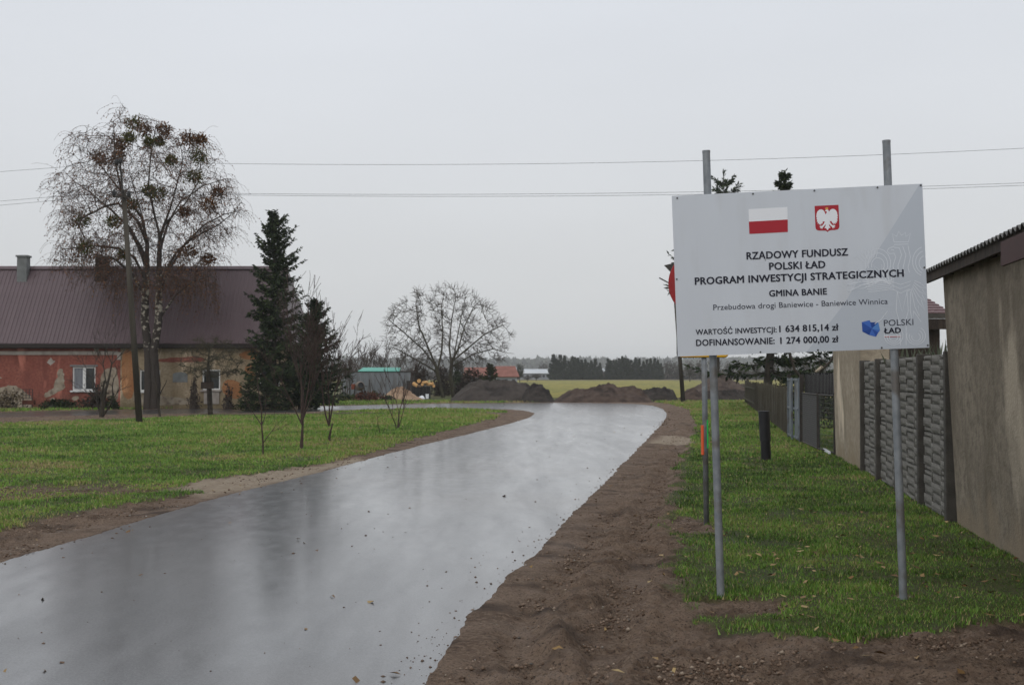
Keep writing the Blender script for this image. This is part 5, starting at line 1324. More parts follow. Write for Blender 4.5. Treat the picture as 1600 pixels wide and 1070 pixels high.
    # chimneys with caps
    for (a, b, t_, mt) in ((28, 43, 401, 'chimney_grey'), (150, 168, 402, 'chimney_dark')):
        yc = yr - .35; m = MB(); x0, x1 = X(a, HY + 2.4), X(b, HY + 2.4); zt2 = Z(t_ + 1, HY + 2.4)
        m.box(((x0 + x1) / 2, yc, (zrr - 1 + zt2) / 2), (x1 - x0, .55, zt2 - zrr + 1)); ch = m.build('chimney', M[mt], root)
        m = MB(); m.box(((x0 + x1) / 2, yc, zt2 + .04), (x1 - x0 + .12, .67, .10)); m.build('chimney_cap', M[mt], ch)
    # white string course with its kinked end
    m = MB(); m.box(((xl + X(184)) / 2, -.03, Z(551.5)), (X(184) - xl, .08, .20)); m.box((X(186), -.035, Z(556)), (.20, .09, .42)); m.build('string_course', M['white_band'], wr)
    # windows
    for i, (x0, x1, z0, z1) in enumerate(W):
        f = MB(); t = .075; yy = .10
        for (c, d) in ((((x0 + x1) / 2, yy, z0 + t / 2), (x1 - x0, .07, t)), (((x0 + x1) / 2, yy, z1 - t / 2), (x1 - x0, .07, t)), ((x0 + t / 2, yy, (z0 + z1) / 2), (t, .07, z1 - z0 - 2 * t)), ((x1 - t / 2, yy, (z0 + z1) / 2), (t, .07, z1 - z0 - 2 * t))): f.box(c, d)
        if i in (0, 4):
            xc = (x0 + x1) / 2; f.box((xc, yy - .004, (z0 + z1) / 2), (.16, .075, z1 - z0 - 2 * t))
        win = f.build('window', M['pvc'], root)
        halves = [(x0 + t, (x0 + x1) / 2 - .08), ((x0 + x1) / 2 + .08, x1 - t)] if i in (0, 4) else [(x0 + t, x1 - t)]
        for j, (a, b) in enumerate(halves):
            m = MB(); m.box(((a + b) / 2, yy + .01, (z0 + z1) / 2), (b - a, .01, z1 - z0 - 2 * t)); m.build('pane', M['curtain'] if (i == 0 and j == 0) else M['glass'], win)
        m = MB(); m.box(((x0 + x1) / 2, -.05, z0 - .045), (x1 - x0 + .16, .18, .09)); m.build('sill', M['pvc'] if i in (0, 1, 4) else M['white_band'], win)
        if i == 0: m = MB(); m.box(((x0 + x1) / 2, -.01, z1 + .06), (x1 - x0 + .25, .06, .09)); m.build('lintel', M['chimney_grey'], win)
        m = MB(); m.box(((x0 + x1) / 2, .34, (z0 + z1) / 2), (x1 - x0 - .02, .02, z1 - z0 - .02)); m.build('dark_room_sheet', M['black'], win)  # black sheet closing the opening, stands in for the unlit room
    # bricked-up arched opening
    pts = [(270, 597), (293, 597), (293, 584), (289, 582), (282, 581), (275, 582), (270, 584)]
    m = MB(); m.prism([(X(a), -.02, Z(b)) for a, b in pts], (0, .05, 0)); m.build('bricked_window', M['chimney_grey'], root)['label'] = 'small whitish bricked-up arched window'
    m = MB(); m.box(((X(319) + X(343)) / 2, -.03, (Z(611) + Z(631)) / 2), (X(343) - X(319), .07, Z(611) - Z(631))); m.build('door_panel', M['white_band'], root)
    def patch(name, pts, mt, par, k=2):
        q = chaikin(pts, k); j = random.Random(len(pts) * 7 + int(pts[0][0]))
        q = [(a + j.uniform(-.9, .9), b + j.uniform(-.7, .7)) for a, b in q]
        m = MB(); m.prism([(X(a), -.006, Z(b)) for a, b in q], (0, .012, 0)); m.build(name, mt, par)
    st, oc = M['stone_patch'], M['ochre_patch']
    patch('bare_patch', [(-40, 612), (0, 606), (15, 601), (27, 603), (40, 612), (52, 622), (53, 634), (40, 641), (-60, 641), (-75, 625)], st, wr)
    patch('bare_patch', [(89, 577), (97, 575), (100, 585), (100, 597), (103, 607), (92, 611), (80, 619), (68, 621), (71, 613), (86, 605), (84, 597), (90, 591)], st, wr)
    patch('bare_patch', [(160, 579), (176, 573), (184, 576), (187, 625), (172, 628), (160, 615), (156, 597)], st, wr)
    patch('bare_patch', [(112, 622), (119, 617), (125, 622), (120, 625), (115, 626)], st, wr)
    patch('bare_patch', [(76, 623), (84, 621), (88, 624), (82, 626)], st, wr)
    patch('bare_patch', [(144, 542), (155, 541), (154, 548), (148, 549)], st, wr)
    patch('bare_patch', [(72, 566), (77, 562), (79, 557), (81, 562), (87, 565), (81, 568), (79, 573), (76, 568)], M['white_band'], wr)
    patch('bare_patch', [(-8, 586), (-2, 588), (4, 590), (0, 592)], st, wr)
    patch('plaster_patch', [(191, 546), (206, 546), (208, 570), (210, 600), (206, 626), (192, 620), (190, 590)], oc, wb)
    patch('plaster_patch', [(246, 560), (300, 557), (322, 559), (322, 565), (280, 566), (248, 566)], M['red_plaster'], wb)
    patch('plaster_patch', [(348, 596), (362, 592), (376, 598), (380, 615), (374, 624), (358, 621), (347, 612)], oc, wb)
    patch('plaster_patch', [(372, 552), (395, 546), (412, 552), (415, 560), (395, 562), (375, 560)], oc, wb)
    patch('plaster_patch', [(382, 570), (398, 566), (402, 590), (392, 598), (384, 590)], oc, wb)
    patch('plaster_patch', [(208, 614), (240, 618), (300, 622), (314, 630), (250, 634), (208, 632)], st, wb)
make_house()

# ---- low plants round the house and shed
LEAF = {'dark': attr_mat('dark_ivy', [(0, (.012, .018, .008)), (1, (.045, .06, .022))], .6), 'green': attr_mat('green_plants', [(0, (.03, .05, .012)), (1, (.09, .12, .035))], .7),
        'dry': attr_mat('dry_plants', [(0, (.07, .05, .03)), (1, (.20, .16, .10))], .8), 'rust': attr_mat('rust_plants', [(0, (.05, .020, .014)), (1, (.14, .05, .03))], .8),
        'brush': attr_mat('brown_brushwood', [(0, (.030, .022, .017)), (1, (.075, .055, .042))], .8), 'olive': attr_mat('olive_plants', [(0, (.035, .04, .014)), (1, (.09, .09, .03))], .8)}
def bush(name, px, py, wpx, hpx, Y, kind, label, seed, n=500, group=None, size=.16, twigs=40):
    x = P(px, py, Y).x; w = wpx / F * Y / 2; h = hpx / F * Y; z0 = zg(x, Y); g = np.random.default_rng(seed)
    root = empty(name, (x, Y, z0), label, 'bush', group)
    th = g.uniform(0, 6.28, n); rr_ = np.sqrt(g.random(n)); zz = g.random(n) ** .8; k = (1 - zz ** 2.2) ** .5 * .9 + .1; lump = .75 + .45 * np.sin(th * 3 + seed) * g.random(n)
    C = np.stack([w * rr_ * k * np.cos(th) * lump, min(w, 1.3) * .7 * rr_ * k * np.sin(th), h * zz * (.75 + .3 * np.sin(th * 2 + seed))], 1)
    link('foliage', leaf_mesh('foliage', C, size * g.uniform(.6, 1.4, (n, 1)), 1.7, -.2), LEAF[kind], root)['kind'] = 'stuff'
    a = np.stack([g.normal(0, w * .25, twigs), g.normal(0, .2, twigs), np.zeros(twigs)], 1); b = C[g.integers(0, n, twigs)] * np.array([1, 1, 1.12]); m_ = (a + b) / 2 + g.normal(0, .05, (twigs, 3))
    link('stems', seg_mesh('stems', np.concatenate([a, m_]), np.concatenate([m_, b]), np.full(2 * twigs, .016), np.full(2 * twigs, .010), 3), M['twig'], root)['kind'] = 'stuff'
    return root
bush('dry_shrub', 12, 645, 60, 30, 66.8, 'dry', 'dry straggly shrub against bare stone at the left end of the wall', 1, 420)
bush('ivy', 90, 644, 80, 15, 67.6, 'dark', 'low dark ivy along the foot of the red wall', 2, 700)
bush('dark_bush', 152, 643, 66, 34, 67.5, 'brush', 'dense brown bush below the white window', 3, 800)
bush('rosemary_bush', 176, 643, 26, 18, 66.9, 'dark', 'small blue green bush left of the utility pole', 4, 350)
bush('thin_shrub', 303, 637, 30, 60, 67.8, 'brush', 'thin twiggy shrub against the wall by the bricked-up window', 5, 120, twigs=70)
bush('thin_shrub', 357, 636, 26, 38, 67.8, 'brush', 'thin twiggy shrub against the orange plaster patch', 6, 90, twigs=60)
bush('flower_bed', 572, 632, 70, 14, 90, 'rust', 'reddish brown withered bed along the road before the metal shed', 7, 800)
bush('flower_bed', 540, 633, 40, 11, 89, 'olive', 'green and yellow low plants left of the withered bed', 8, 400)
bush('flower_bed', 604, 631, 34, 9, 90.5, 'dark', 'dark low plants at the foot of the sand pile', 9, 300)
bush('weeds', 584, 621, 26, 12, 99, 'olive', 'yellow green weeds between cement mixer and sand pile', 10, 260)
for i, (px, w, h, k, lb) in enumerate(((738, 44, 42, 'brush', 'brown thicket in front of the half hidden red roof'), (655, 40, 48, 'brush', 'brown thicket behind the firewood'), (690, 56, 44, 'brush', 'brown thicket directly behind the walnut trunks'), (728, 50, 34, 'brush', 'brown thicket right of the walnut trunks'), (752, 34, 30, 'olive', 'yellowish bush left of the small conifer'), (716, 34, 52, 'dark', 'dark ivy covered bush close beside the right walnut trunk'))):
    bush('thicket_bush', px, 615, w, h, 112 + i * 2, k, lb, 20 + i, 1100, 'thicket behind the walnut tree', .22, 90)
bush('dark_shrub', 1232.3, 608, 97.3, 57.8, 65.77, 'dark', 'dark shrub behind the far part of the board fence', 41, 1500, None, .13)
bush('dark_shrub', 1276.1, 608, 120.6, 84.4, 49.77, 'dark', 'dark dense shrub behind the board fence right of the spruce trunk', 42, 1500, None, .13)
bush('dark_shrub', 1320.9, 608, 127.6, 108.0, 40.75, 'dark', 'dark shrub behind the near end of the board fence', 43, 1500, None, .13)
bush('dark_shrub', 1422.7, 608, 190.4, 136.8, 33.62, 'dark', 'dark shrub over the black sheeted hutch under the board', 44, 1500, None, .13)
def lattice():
    x, Y = P(43, 630, 67.4).x, 67.4; root = empty('lattice_frame', (x, Y, 0), 'small dark metal lattice frame standing by the red wall', 'frame')
    m = MB()
    for k in range(4): m.box((-.25 + k * .17, 0, .80), (.025, .03, .5))
    for k in range(4): m.box((0, .002, .57 + k * .155), (.54, .03, .025))
    m.build('lattice', M['black'], root)
    for s_ in (-.24, .24): m = MB(); m.box((s_, .0, .28), (.04, .04, .56)); m.build('leg', M['rust_steel'], root)
    m = MB(); m.box((.05, .05, .35), (.6, .3, .22)); m.build('box', mat('rusty_box', (.09, .025, .018), (.14, .05, .03), 6, .8), root)
lattice()

# ================================================================== POLES AND WIRES
M['pole_wood'] = mat('old_pole_timber', (.045, .038, .030), (.080, .070, .056), 4, .9, .4, 20, stretch=(1, 1, .1))
def left_pole():
    b0 = gp(218.5, 661); Y = b0.y; root = empty('utility_pole', b0, 'leaning wooden utility pole in front of the birch, rising from the lawn', 'pole'); L = lambda q: q - b0
    T = P(193, 297, Y); m = MB(); m.tube([L(b0 - Vector((0, 0, .2))), L(T)], [.125, .085], 12); m.build('pole', M['pole_wood'], root, smooth=True)
    m = MB(); m.tube([L(P(194, 315, Y)) + Vector((0, -.1, 0)), L(P(189, 254, Y)) + Vector((0, -.1, 0))], .035, 7); m.build('top_spar', M['rust_steel'], root)
    m = MB(); c = L(P(192, 308, Y)); m.box(c + Vector((0, -.12, 0)), (.62, .07, .08)); m.build('crossarm', M['rust_steel'], root)
    for px, py in ((180, 301), (203, 303), (184, 253), (190, 251)):
        q = L(P(px, py, Y)) + Vector((0, -.12, 0)); m = MB(); m.tube([q + Vector((0, 0, -.14)), q + Vector((0, 0, -.10)), q, q + Vector((0, 0, .09))], [.015, .07, .075, .03], 9); m.build('insulator', M['black'], root)
    m = MB(); m.tube([L(P(184, 256, Y)) + Vector((0, -.12, 0)), L(P(190, 266, Y)) + Vector((0, -.12, 0))], .018, 5); m.build('bracket', M['rust_steel'], root)
    return Y
YP = left_pole()
def far_pole():
    b0 = gp(1068, 629); Y = b0.y; root = empty('utility_pole', b0, 'leaning grey utility pole at the road bend, its top beside the red sign disc', 'pole'); L = lambda q: q - b0
    T = P(1051, 410, Y); m = MB(); m.tube([L(b0 - Vector((0, 0, .2))), L(T)], [.15, .10], 12); m.build('pole', M['pole_wood'], root, smooth=True)
    m = MB(); m.prism([L(P(1038, 414.5, Y - .2)), L(P(1053, 411, Y - .2)), L(P(1051, 428, Y - .2))], (0, .15, 0)); m.build('bracket_plate', M['rust_steel'], root)
    m = MB(); m.tube([L(P(1030, 434, Y)), L(P(1052, 446, Y))], .045, 6); m.build('stay_arm', M['rust_steel'], root)
far_pole()
def wires():
    mt = mat('overhead_wire', (.05, .05, .055), None, rough=.6); 
    def wire(pts, label, r=.0062):
        q = []
        for (x, y, Y) in pts: q.append(P(x, y, Y))
        o_ = MB(); o_.tube(q, r, 5); o = o_.build('overhead_wire', mt); tag(o, label, 'wire')
    Yr = lambda x: YP - .12 + (42.5 - YP) * (x - 190) / 1500
    def curve(pl, pole, pr, s=0):
        out = [(x, y, YP - .12 + (190 - x) * .02) for x, y in pl] + [(*pole, YP - .12)]
        xs = np.array([pole[0]] + [p[0] for p in pr], float); ys = np.array([pole[1]] + [p[1] for p in pr], float); c = np.polyfit(xs, ys, 2, w=[3] + [1] * len(pr))
        for x in np.linspace(pole[0], 1750, 26)[1:]: out.append((float(x), float(np.polyval(c, x)), Yr(x)))
        return out
    wire(curve([(-200, 279), (0, 268.5), (90, 262)], (188, 253), [(380, 255), (600, 257), (850, 258), (1100, 250), (1600, 232)]), 'topmost overhead wire crossing the sky')
    wire(curve([(-200, 326), (0, 314.5), (90, 307)], (180, 300), [(390, 301), (600, 304), (850, 305), (1090, 299), (1600, 286)]), 'upper wire of the close lower pair crossing the sky')
    wire(curve([(-200, 334), (0, 321), (90, 313)], (203, 302), [(390, 304), (600, 307), (850, 308.5), (1090, 302.5), (1600, 290)]), 'lowest wire of the close pair crossing the sky')
wires()

# ================================================================== SOIL HEAPS
M['heap_brown'] = mat('brown_soil', (.060, .040, .032), (.095, .068, .053), 2.0, .95, 1.0, 5, dirt=(.035, .024, .020), dscale=1.2)
M['heap_dark'] = mat('dark_soil', (.030, .025, .022), (.055, .045, .039), 2.0, .95, 1.0, 5, dirt=(.020, .016, .014), dscale=1.2)
M['heap_grey'] = mat('grey_brown_soil', (.045, .036, .031), (.072, .060, .052), 2.0, .95, 1.0, 5, dirt=(.030, .024, .021), dscale=1.0)
M['heap_sand'] = mat('orange_sand', (.30, .20, .13), (.38, .27, .18), 2.0, .95, .8, 8, dirt=(.22, .14, .09), dscale=.9)
M['heap_pink'] = mat('pinkish_soil', (.085, .062, .052), (.12, .09, .075), 2.0, .95, 1.0, 5, dirt=(.055, .04, .033), dscale=1.2)
def heap(name, prof, ybase, Y, mt, label, seed, dep=2.3, rough=.22):
    """prof: (px, top py) silhouette"""
    xs = np.array([P(p[0], ybase, Y).x for p in prof]); zs = np.array([P(p[0], p[1], Y + dep * .35).z for p in prof])
    x0, x1 = xs[0], xs[-1]; cx = (x0 + x1) / 2; nx, ny = 130, 44; g = zg(cx, Y) - .03
    U, V = np.meshgrid(np.linspace(0, 1, nx), np.linspace(-1, 1, ny)); X = x0 + (x1 - x0) * U; w = dep * (.55 + .45 * np.sin(np.pi * np.clip(U, .02, .98)) ** .5); Yy = Y + dep + V * w
    h = np.interp(X, xs, zs) - g; v = np.abs(V); prof_ = np.clip(1 - v, 0, 1) ** .72
    n = (fbm(X + seed, Yy, 1.1, 4, seed) - .5) * 2; n2 = (fbm(X + seed, Yy, 4.5, 3, seed + 5) - .5) * 2
    # nearly at the angle of repose, broken by slumps
    Z_ = g + np.maximum(h, 0) * prof_ * (1 + rough * n) + (.13 * n2 + .13 * (fbm(X + seed, Yy, 11, 2, seed + 9) - .5)) * prof_ * np.clip(h, 0, 1)
    X = X + .12 * n2 * prof_
    idx = np.arange(nx * ny).reshape(ny, nx); Fq = np.stack([idx[:-1, :-1], idx[:-1, 1:], idx[1:, 1:], idx[1:, :-1]], -1).reshape(-1)
    V_ = np.stack([X.ravel() - cx, Yy.ravel() - Y, Z_.ravel() - g], 1)
    o = link(name, np_mesh(name, V_, Fq, 4, False), M[mt], None, (cx, Y, g)); return tag(o, label, 'heap', 'soil heaps beyond the road bend' if 'sand' not in name else None)
heap('soil_heap', [(698, 630), (712, 614), (733, 598), (750, 596), (765, 599), (782, 596), (803, 597), (822, 600), (838, 612), (848, 629)], 629, 86, 'heap_grey', 'largest grey brown soil heap, right of the walnut tree', 3, 2.6)
heap('soil_heap', [(812, 628), (822, 608), (835, 600), (848, 602), (858, 612), (868, 629)], 629, 85.2, 'heap_dark', 'blackish soil heap leaning against the largest one', 4, 1.6)
heap('soil_heap', [(862, 629), (878, 618), (895, 609), (915, 606), (938, 605), (953, 600), (968, 606), (985, 604), (1003, 608), (1018, 620), (1026, 629)], 629, 85.5, 'heap_brown', 'long low brown soil heap in the middle of the bend', 5, 1.9)
heap('soil_heap', [(996, 627), (1008, 610), (1022, 606), (1043, 603), (1055, 608), (1063, 626)], 627, 88, 'heap_dark', 'dark brown soil heap left of the leaning grey pole', 6, 1.5)
heap('soil_heap', [(1070, 624), (1082, 607), (1100, 600), (1118, 590), (1133, 586), (1150, 591), (1168, 597), (1190, 602), (1215, 625)], 624, 96, 'heap_pink', 'pale brown soil heap behind the sign posts', 7, 3.0)
heap('soil_heap', [(1092, 627), (1104, 611), (1125, 610), (1150, 609), (1172, 611), (1180, 627)], 626, 91, 'heap_dark', 'black low soil bank in front of the pale heap behind the sign posts', 8, 1.3)
heap('soil_heap', [(1066, 627), (1072, 612), (1086, 606), (1098, 613), (1104, 627)], 627, 88, 'heap_brown', 'small brown soil heap just right of the leaning grey pole', 9, 1.2)
heap('sand_pile', [(583, 625), (598, 617), (608, 609), (618, 603.5), (626, 604), (638, 612), (650, 620), (660, 625)], 625, 93.5, 'heap_sand', 'orange sand pile in front of the grey metal shed', 10, 1.7, .1)

# ================================================================== METAL SHED, MIXER, FIREWOOD
M['zinc'] = mat('zinc_sheet', (.19, .21, .225), (.245, .265, .28), 1.2, .5, .05, metal=.25, stretch=(2, 2, .3), dirt=(.15, .15, .15), dscale=1.5)
M['teal'] = mat('teal_sheet', (.07, .36, .28), (.10, .42, .33), 2, .5)
def metal_shed():
    Y = 103.0; a, b = P(546.5, 618, Y), P(642, 618, Y); c = P(533.5, 618, 107.5); zt_ = P(590, 581.5, Y).z; zb = -.1
    root = empty('metal_shed', (a.x, Y, 0), 'grey zinc sheet shed with teal roof sheeting beside the sand pile', 'shed'); L = lambda v: Vector(v) - root.location
    def sheets(p0, p1, n):
        u = (Vector((p1[0], p1[1], 0)) - Vector((p0[0], p0[1], 0))); w = u.length / n; ang = math.atan2(u.y, u.x); m = MB(); vs = []; k_ = 0
        prof = []
        for k in range(5): b_ = w * k / 5; prof += [(b_, 0), (b_ + w * .12, 0), (b_ + w * .14, -.03), (b_ + w * .18, -.03)]
        prof.append((w - .012, 0))
        for s_, v in prof: vs += [(s_, v, zb), (s_, v, zt_)]
        m.add(vs, [(2 * i, 2 * i + 2, 2 * i + 3, 2 * i + 1) for i in range(len(prof) - 1)]); me = m.mesh('wall_sheet'); me.materials.append(M['zinc'])
        for k in range(n):
            o = bpy.data.objects.new('wall_sheet', me); COL.objects.link(o); o.parent = root; q = Vector((p0[0], p0[1], 0)) + u * (k / n); o.location = L(q); o.rotation_euler = (0, 0, ang)
    sheets((a.x, a.y), (b.x, b.y), 5); sheets((c.x, c.y), (a.x, a.y), 3)
    m = MB(); m.box(L(((a.x + b.x) / 2, (a.y + c.y) / 2 + .05, zt_ / 2)), (b.x - a.x - .1, c.y - a.y - .15, zt_ - .1)); m.build('core', M['dark_wood'], root)
    m = MB(); m.hexa([L((a.x - .05, Y - .06, zt_)), L((b.x + .05, Y - .06, zt_)), L((b.x + .05, c.y, zt_)), L((c.x, c.y, zt_))], [L((a.x - .05, Y - .06, zt_ + .05)), L((b.x + .05, Y - .06, zt_ + .05)), L((b.x + .05, c.y, zt_ + .05)), L((c.x, c.y, zt_ + .05))]); m.build('roof_edge', M['rust_steel'], root)
    m = MB(); p0, p1 = P(561, 581, Y + 1.4), P(626, 581, Y + 1.4); z2 = P(600, 574, Y + 3.6).z
    m.hexa([L((p0.x, Y + .6, zt_ + .06)), L((p1.x, Y + .6, zt_ + .06)), L((p1.x - .2, Y + 3.6, z2 - .05)), L((p0.x + .1, Y + 3.6, z2 - .05))], [L((p0.x, Y + .6, zt_ + .11)), L((p1.x, Y + .6, zt_ + .11)), L((p1.x - .2, Y + 3.6, z2)), L((p0.x + .1, Y + 3.6, z2))]); m.build('teal_roof', M['teal'], root)
    m = MB(); m.box(L(((a.x), Y - .03, zt_ / 2)), (.09, .09, zt_)); m.build('corner_post', M['rust_steel'], root)
    m = MB(); p = P(638.5, 603, Y - .05); m.box(L((p.x, Y - .08, p.z)), (.32, .06, .85)); m.build('shutter', M['rust_steel'], root)
metal_shed()
def mixer():
    Y = 100.5; b0 = Vector((P(562, 619, Y).x, Y, 0)); root = empty('cement_mixer', b0, 'cement mixer with dark drum mouth and rusty motor box before the metal shed', 'mixer')
    s_ = Y / F
    ax = Vector((.35, -.9, .25)).normalized(); c = Vector((0.02, 0, P(0, 603, Y).z))
    m = MB(); prof = [(-.34, .16), (-.28, .30), (-.10, .38), (.04, .38), (.22, .27), (.30, .24)]; m.tube([c + ax * t for t, r in prof], [r for t, r in prof], 18, cap=False); m.build('drum', mat('mixer_drum', (.16, .13, .11), (.24, .19, .15), 5, .7), root, smooth=True)
    m = MB(); m.tube([c + ax * .12, c + ax * .17], .285, 18); m.build('drum_shade_disc', M['black'], root)  # black disc set inside the drum in place of its shaded hollow
    m = MB(); m.box(c + Vector((-.52, 0, -.05)), (.30, .34, .42)); m.build('motor_box', mat('rusty_motor', (.28, .075, .04), (.20, .06, .035), 5, .8), root, bevel=.03)
    for x in (-.45, .42):
        for y in (-.3, .3): m = MB(); m.tube([(x * .8, y * .5, c.z), (x, y, 0)], .028, 6); m.build('leg', M['rust_steel'], root)
    m = MB(); m.tube([(-.6, 0, c.z - .02), (.6, 0, c.z - .02)], .03, 6); m.build('cradle', M['rust_steel'], root)
    m = MB(); m.tube([(-.45, -.3, .2), (.42, -.3, .2)], .025, 6); m.build('brace', M['rust_steel'], root)
    for (xa, xb, z) in ((577, 580, 594), (583, 579, 592)):
        pass
mixer()
for (xa, xb, yt, lb) in ((580, 577, 593, 'dark spade leaning against the metal shed beside the mixer'), (586, 580, 598, 'thin pole leaning against the metal shed beside the spade')):
    b0 = Vector((P(xa, 618, 101.8).x, 101.8, 0)); T = P(xb, yt, 102.7) - b0; root = empty('leaning_tool', b0, lb, 'tool'); m = MB(); m.tube([(0, 0, 0), T], .035 if xa == 580 else .022, 6); m.build('handle', M['dark_wood'], root)
    if xa == 580: m = MB(); m.box((0, 0, .15), (.22, .03, .32)); m.build('blade', M['rust_steel'], root)
M['cut_wood'] = mat('fresh_cut_wood', (.60, .33, .13), (.70, .44, .20), 6, .8)
def firewood():
    Y = 100.0; g = random.Random(8)
    L0 = [(655, 595, .17, 0), (649, 601, .15, 1), (653, 603, .13, 1), (664, 597.5, .12, 1), (671, 600, .13, 1), (676, 599, .12, 0), (678, 603, .12, 0), (660, 600.5, .13, 0)]
    for i, (px, py, r, lie) in enumerate(L0):
        p = P(px, py, Y + .1 * (i % 3)); root = empty('firewood_log', p, ['round topmost log showing its pale cut end', 'split log at the left foot of the woodpile', 'split log next to the left foot of the woodpile', 'thin split log right of the topmost round', 'split log lying across the middle of the woodpile', 'upright short log at the right end of the woodpile', 'lowest log at the right end of the woodpile', 'log in the middle right under the topmost round'][i], 'log', 'firewood logs by the walnut tree')
        d = Vector((.0, -1, 0)) if not lie else Vector((.8, -.35, -.45 if px < 655 else .1)).normalized(); a, b = -d * .22, d * .22
        m = MB(); m.tube([a, b], r, 10); m.build('bark', M['cut_wood'] if lie else M['bark_dark'], root)
        m = MB(); m.tube([b, b + d * .012], r * .93, 10); m.build('cut_end', M['cut_wood'], root)
    b0 = P(658, 614, Y); b0.z = 0; root = empty('woodpile_stand', b0 + Vector((0, .3, 0)), 'black sheeted stack under the firewood', 'stack'); m = MB(); H_ = P(0, 603, Y).z
    for k in range(5): m.box((-.55 + k * .28, 0, H_ / 2 * g.uniform(.92, 1.02)), (.27, .6, H_ * g.uniform(.9, 1)))
    m.build('sheeting', M['tarp_black'], root); m = MB(); m.box((.1, -.05, H_ + .02), (.75, .6, .04)); m.build('lid', M['zinc'], root)
    for (px, w, h, nm, lb) in ((667.5, .26, .36, 'white_bucket', 'white plastic bucket at the foot of the woodpile'),):
        q = P(px, 616, Y - .4); q.z = 0; root = empty(nm, q, lb, 'bucket'); m = MB(); m.tube([(0, 0, 0.02), (0, 0, h)], [w / 2 * .85, w / 2], 12); m.build('body', M['print_white'], root); m = MB(); m.tube([(0, 0, h), (0, 0, h + .03)], w / 2 * 1.06, 12); m.build('rim', M['print_white'], root)
    q = P(659, 616, Y - .4); q.z = 0; m = MB(); m.tube([(-.02, 0, 0), (0, 0, .10), (.02, 0, .20), (.0, 0, .27)], [.30, .26, .16, .04], 9); o = m.build('white_bag', M['print_white'], None, smooth=True); o.location = q; tag(o, 'crumpled white bag at the foot of the woodpile, left of the bucket', 'bag')
firewood()
KW = dict(spread=.42, kids=(3, 6), up=.06)
for i, (px, Y, H, lb, s_) in enumerate(((575, 122, 2.7, 'bare bushy tree rising behind the teal roof', .5), (618, 126, 2.6, 'bare bushy tree behind the right end of the metal shed', .5), (553, 118, 2.5, 'bare bushy tree behind the left end of the metal shed', .4), (536, 98, 1.7, 'thin bare whips between the evergreens and the metal shed', .15))):
    b0 = Vector((P(px, 610, Y).x, Y, zg(0, Y))); st = [(-.2, -s_, 0, H, .06, 3), (0, .05, .2, H * 1.1, .06, 3), (.2, s_, 0, H, .06, 3), (.1, s_ * .5, -.3, H, .05, 3)]
    simple_tree('bare_tree', b0, st, lb, 'tree', M['twig'], 60 + i, 'bare trees round the metal shed', minr=.018, **KW)
spruce('small_conifer', (P(767, 600, 108).x, 108, 0), P(0, 569, 108).z, .72, .2, 51, 'small olive green conifer behind the largest soil heap', mt='needle_olive', whorl=.16, nb=8, needles=26, nl=.22, nw=.11, pw=.5, jag=.25)

# ================================================================== FAR BUILDINGS, TREES, HILLS
M['far_tile'] = mat('red_tile_roof', (.20, .080, .06), (.27, .115, .09), 1.2, .8)
M['far_wall'] = mat('grey_render', (.38, .40, .42), (.30, .32, .34), .6, .9)
M['far_roof_white'] = mat('white_sheet_roof', (.60, .62, .64), (.50, .53, .56), .2, .6)
M['far_window'] = mat('dark_window', (.03, .035, .04), None, rough=.3)
def far_house(name, x0, x1, ytop, yeave, Y, label, mroof, mwall, dep=8.0, nwin=3, rake=0.0, hip=0.0):
    a, b = P(x0, 590, Y).x, P(x1, 590, Y).x; z0 = zg(a, Y); ze = P(0, yeave, Y).z; zr = P(0, ytop, Y + dep / 2).z
    root = empty(name, ((a + b) / 2, Y, z0), label, 'building'); cx = (a + b) / 2; L = lambda x, y, z: (x - cx, y - Y, z - z0)
    m = MB(); m.prism([L(a, Y, z0 - .3), L(a, Y + dep, z0 - .3), L(a, Y + dep, ze), L(a, Y + dep / 2, zr - .1), L(a, Y, ze)], (b - a, 0, 0)); m.build('walls', M[mwall], root)
    o = .35; t = .12; h_ = hip * (b - a)
    m = MB(); m.hexa([L(a - o, Y - o, ze - .1), L(b + o, Y - o, ze - .1), L(b + o - h_, Y + dep / 2, zr), L(a - o + h_ * .3, Y + dep / 2, zr)], [L(a - o, Y - o, ze - .1 + t), L(b + o, Y - o, ze - .1 + t), L(b + o - h_, Y + dep / 2, zr + t), L(a - o + h_ * .3, Y + dep / 2, zr + t)])
    m.hexa([L(a - o, Y + dep + o, ze - .1), L(b + o, Y + dep + o, ze - .1), L(b + o - h_, Y + dep / 2, zr), L(a - o + h_ * .3, Y + dep / 2, zr)], [L(a - o, Y + dep + o, ze - .1 + t), L(b + o, Y + dep + o, ze - .1 + t), L(b + o - h_, Y + dep / 2, zr + t), L(a - o + h_ * .3, Y + dep / 2, zr + t)])
    m.build('roof', M[mroof], root)
    for k in range(nwin):
        x = a + (b - a) * (k + .5) / nwin; hw = min(.6, (b - a) / nwin * .2); zc = z0 + (ze - z0) * .55; m = MB(); m.box(L(x, Y - .01, zc), (hw * 2, .08, (ze - z0) * .38)); f = m.build('window', M['far_window'], root)
    return root
far_house('red_roofed_house', 774, 808, 573, 588, 195, 'grey house with orange red tiled roof right of the small conifer', 'far_tile', 'far_wall', 6, 3, hip=.2)
far_house('red_roofed_house', 728, 758, 575, 588, 182, 'red roofed house glimpsed through the walnut branches', 'far_tile', 'far_wall', 6, 3)
far_house('farm_hall', 812, 862, 577, 583, 400, 'long pale farm hall with white roof left of the conifer row', 'far_roof_white', 'far_wall', 16, 6)
far_house('farm_hall', 915, 960, 576, 583, 560, 'distant pale hall seen in the gap between the two conifer rows', 'far_roof_white', 'far_wall', 16, 6)
far_house('farm_hall', 985, 1022, 577, 583, 590, 'distant pale hall behind the right conifer row', 'far_roof_white', 'far_wall', 14, 5)
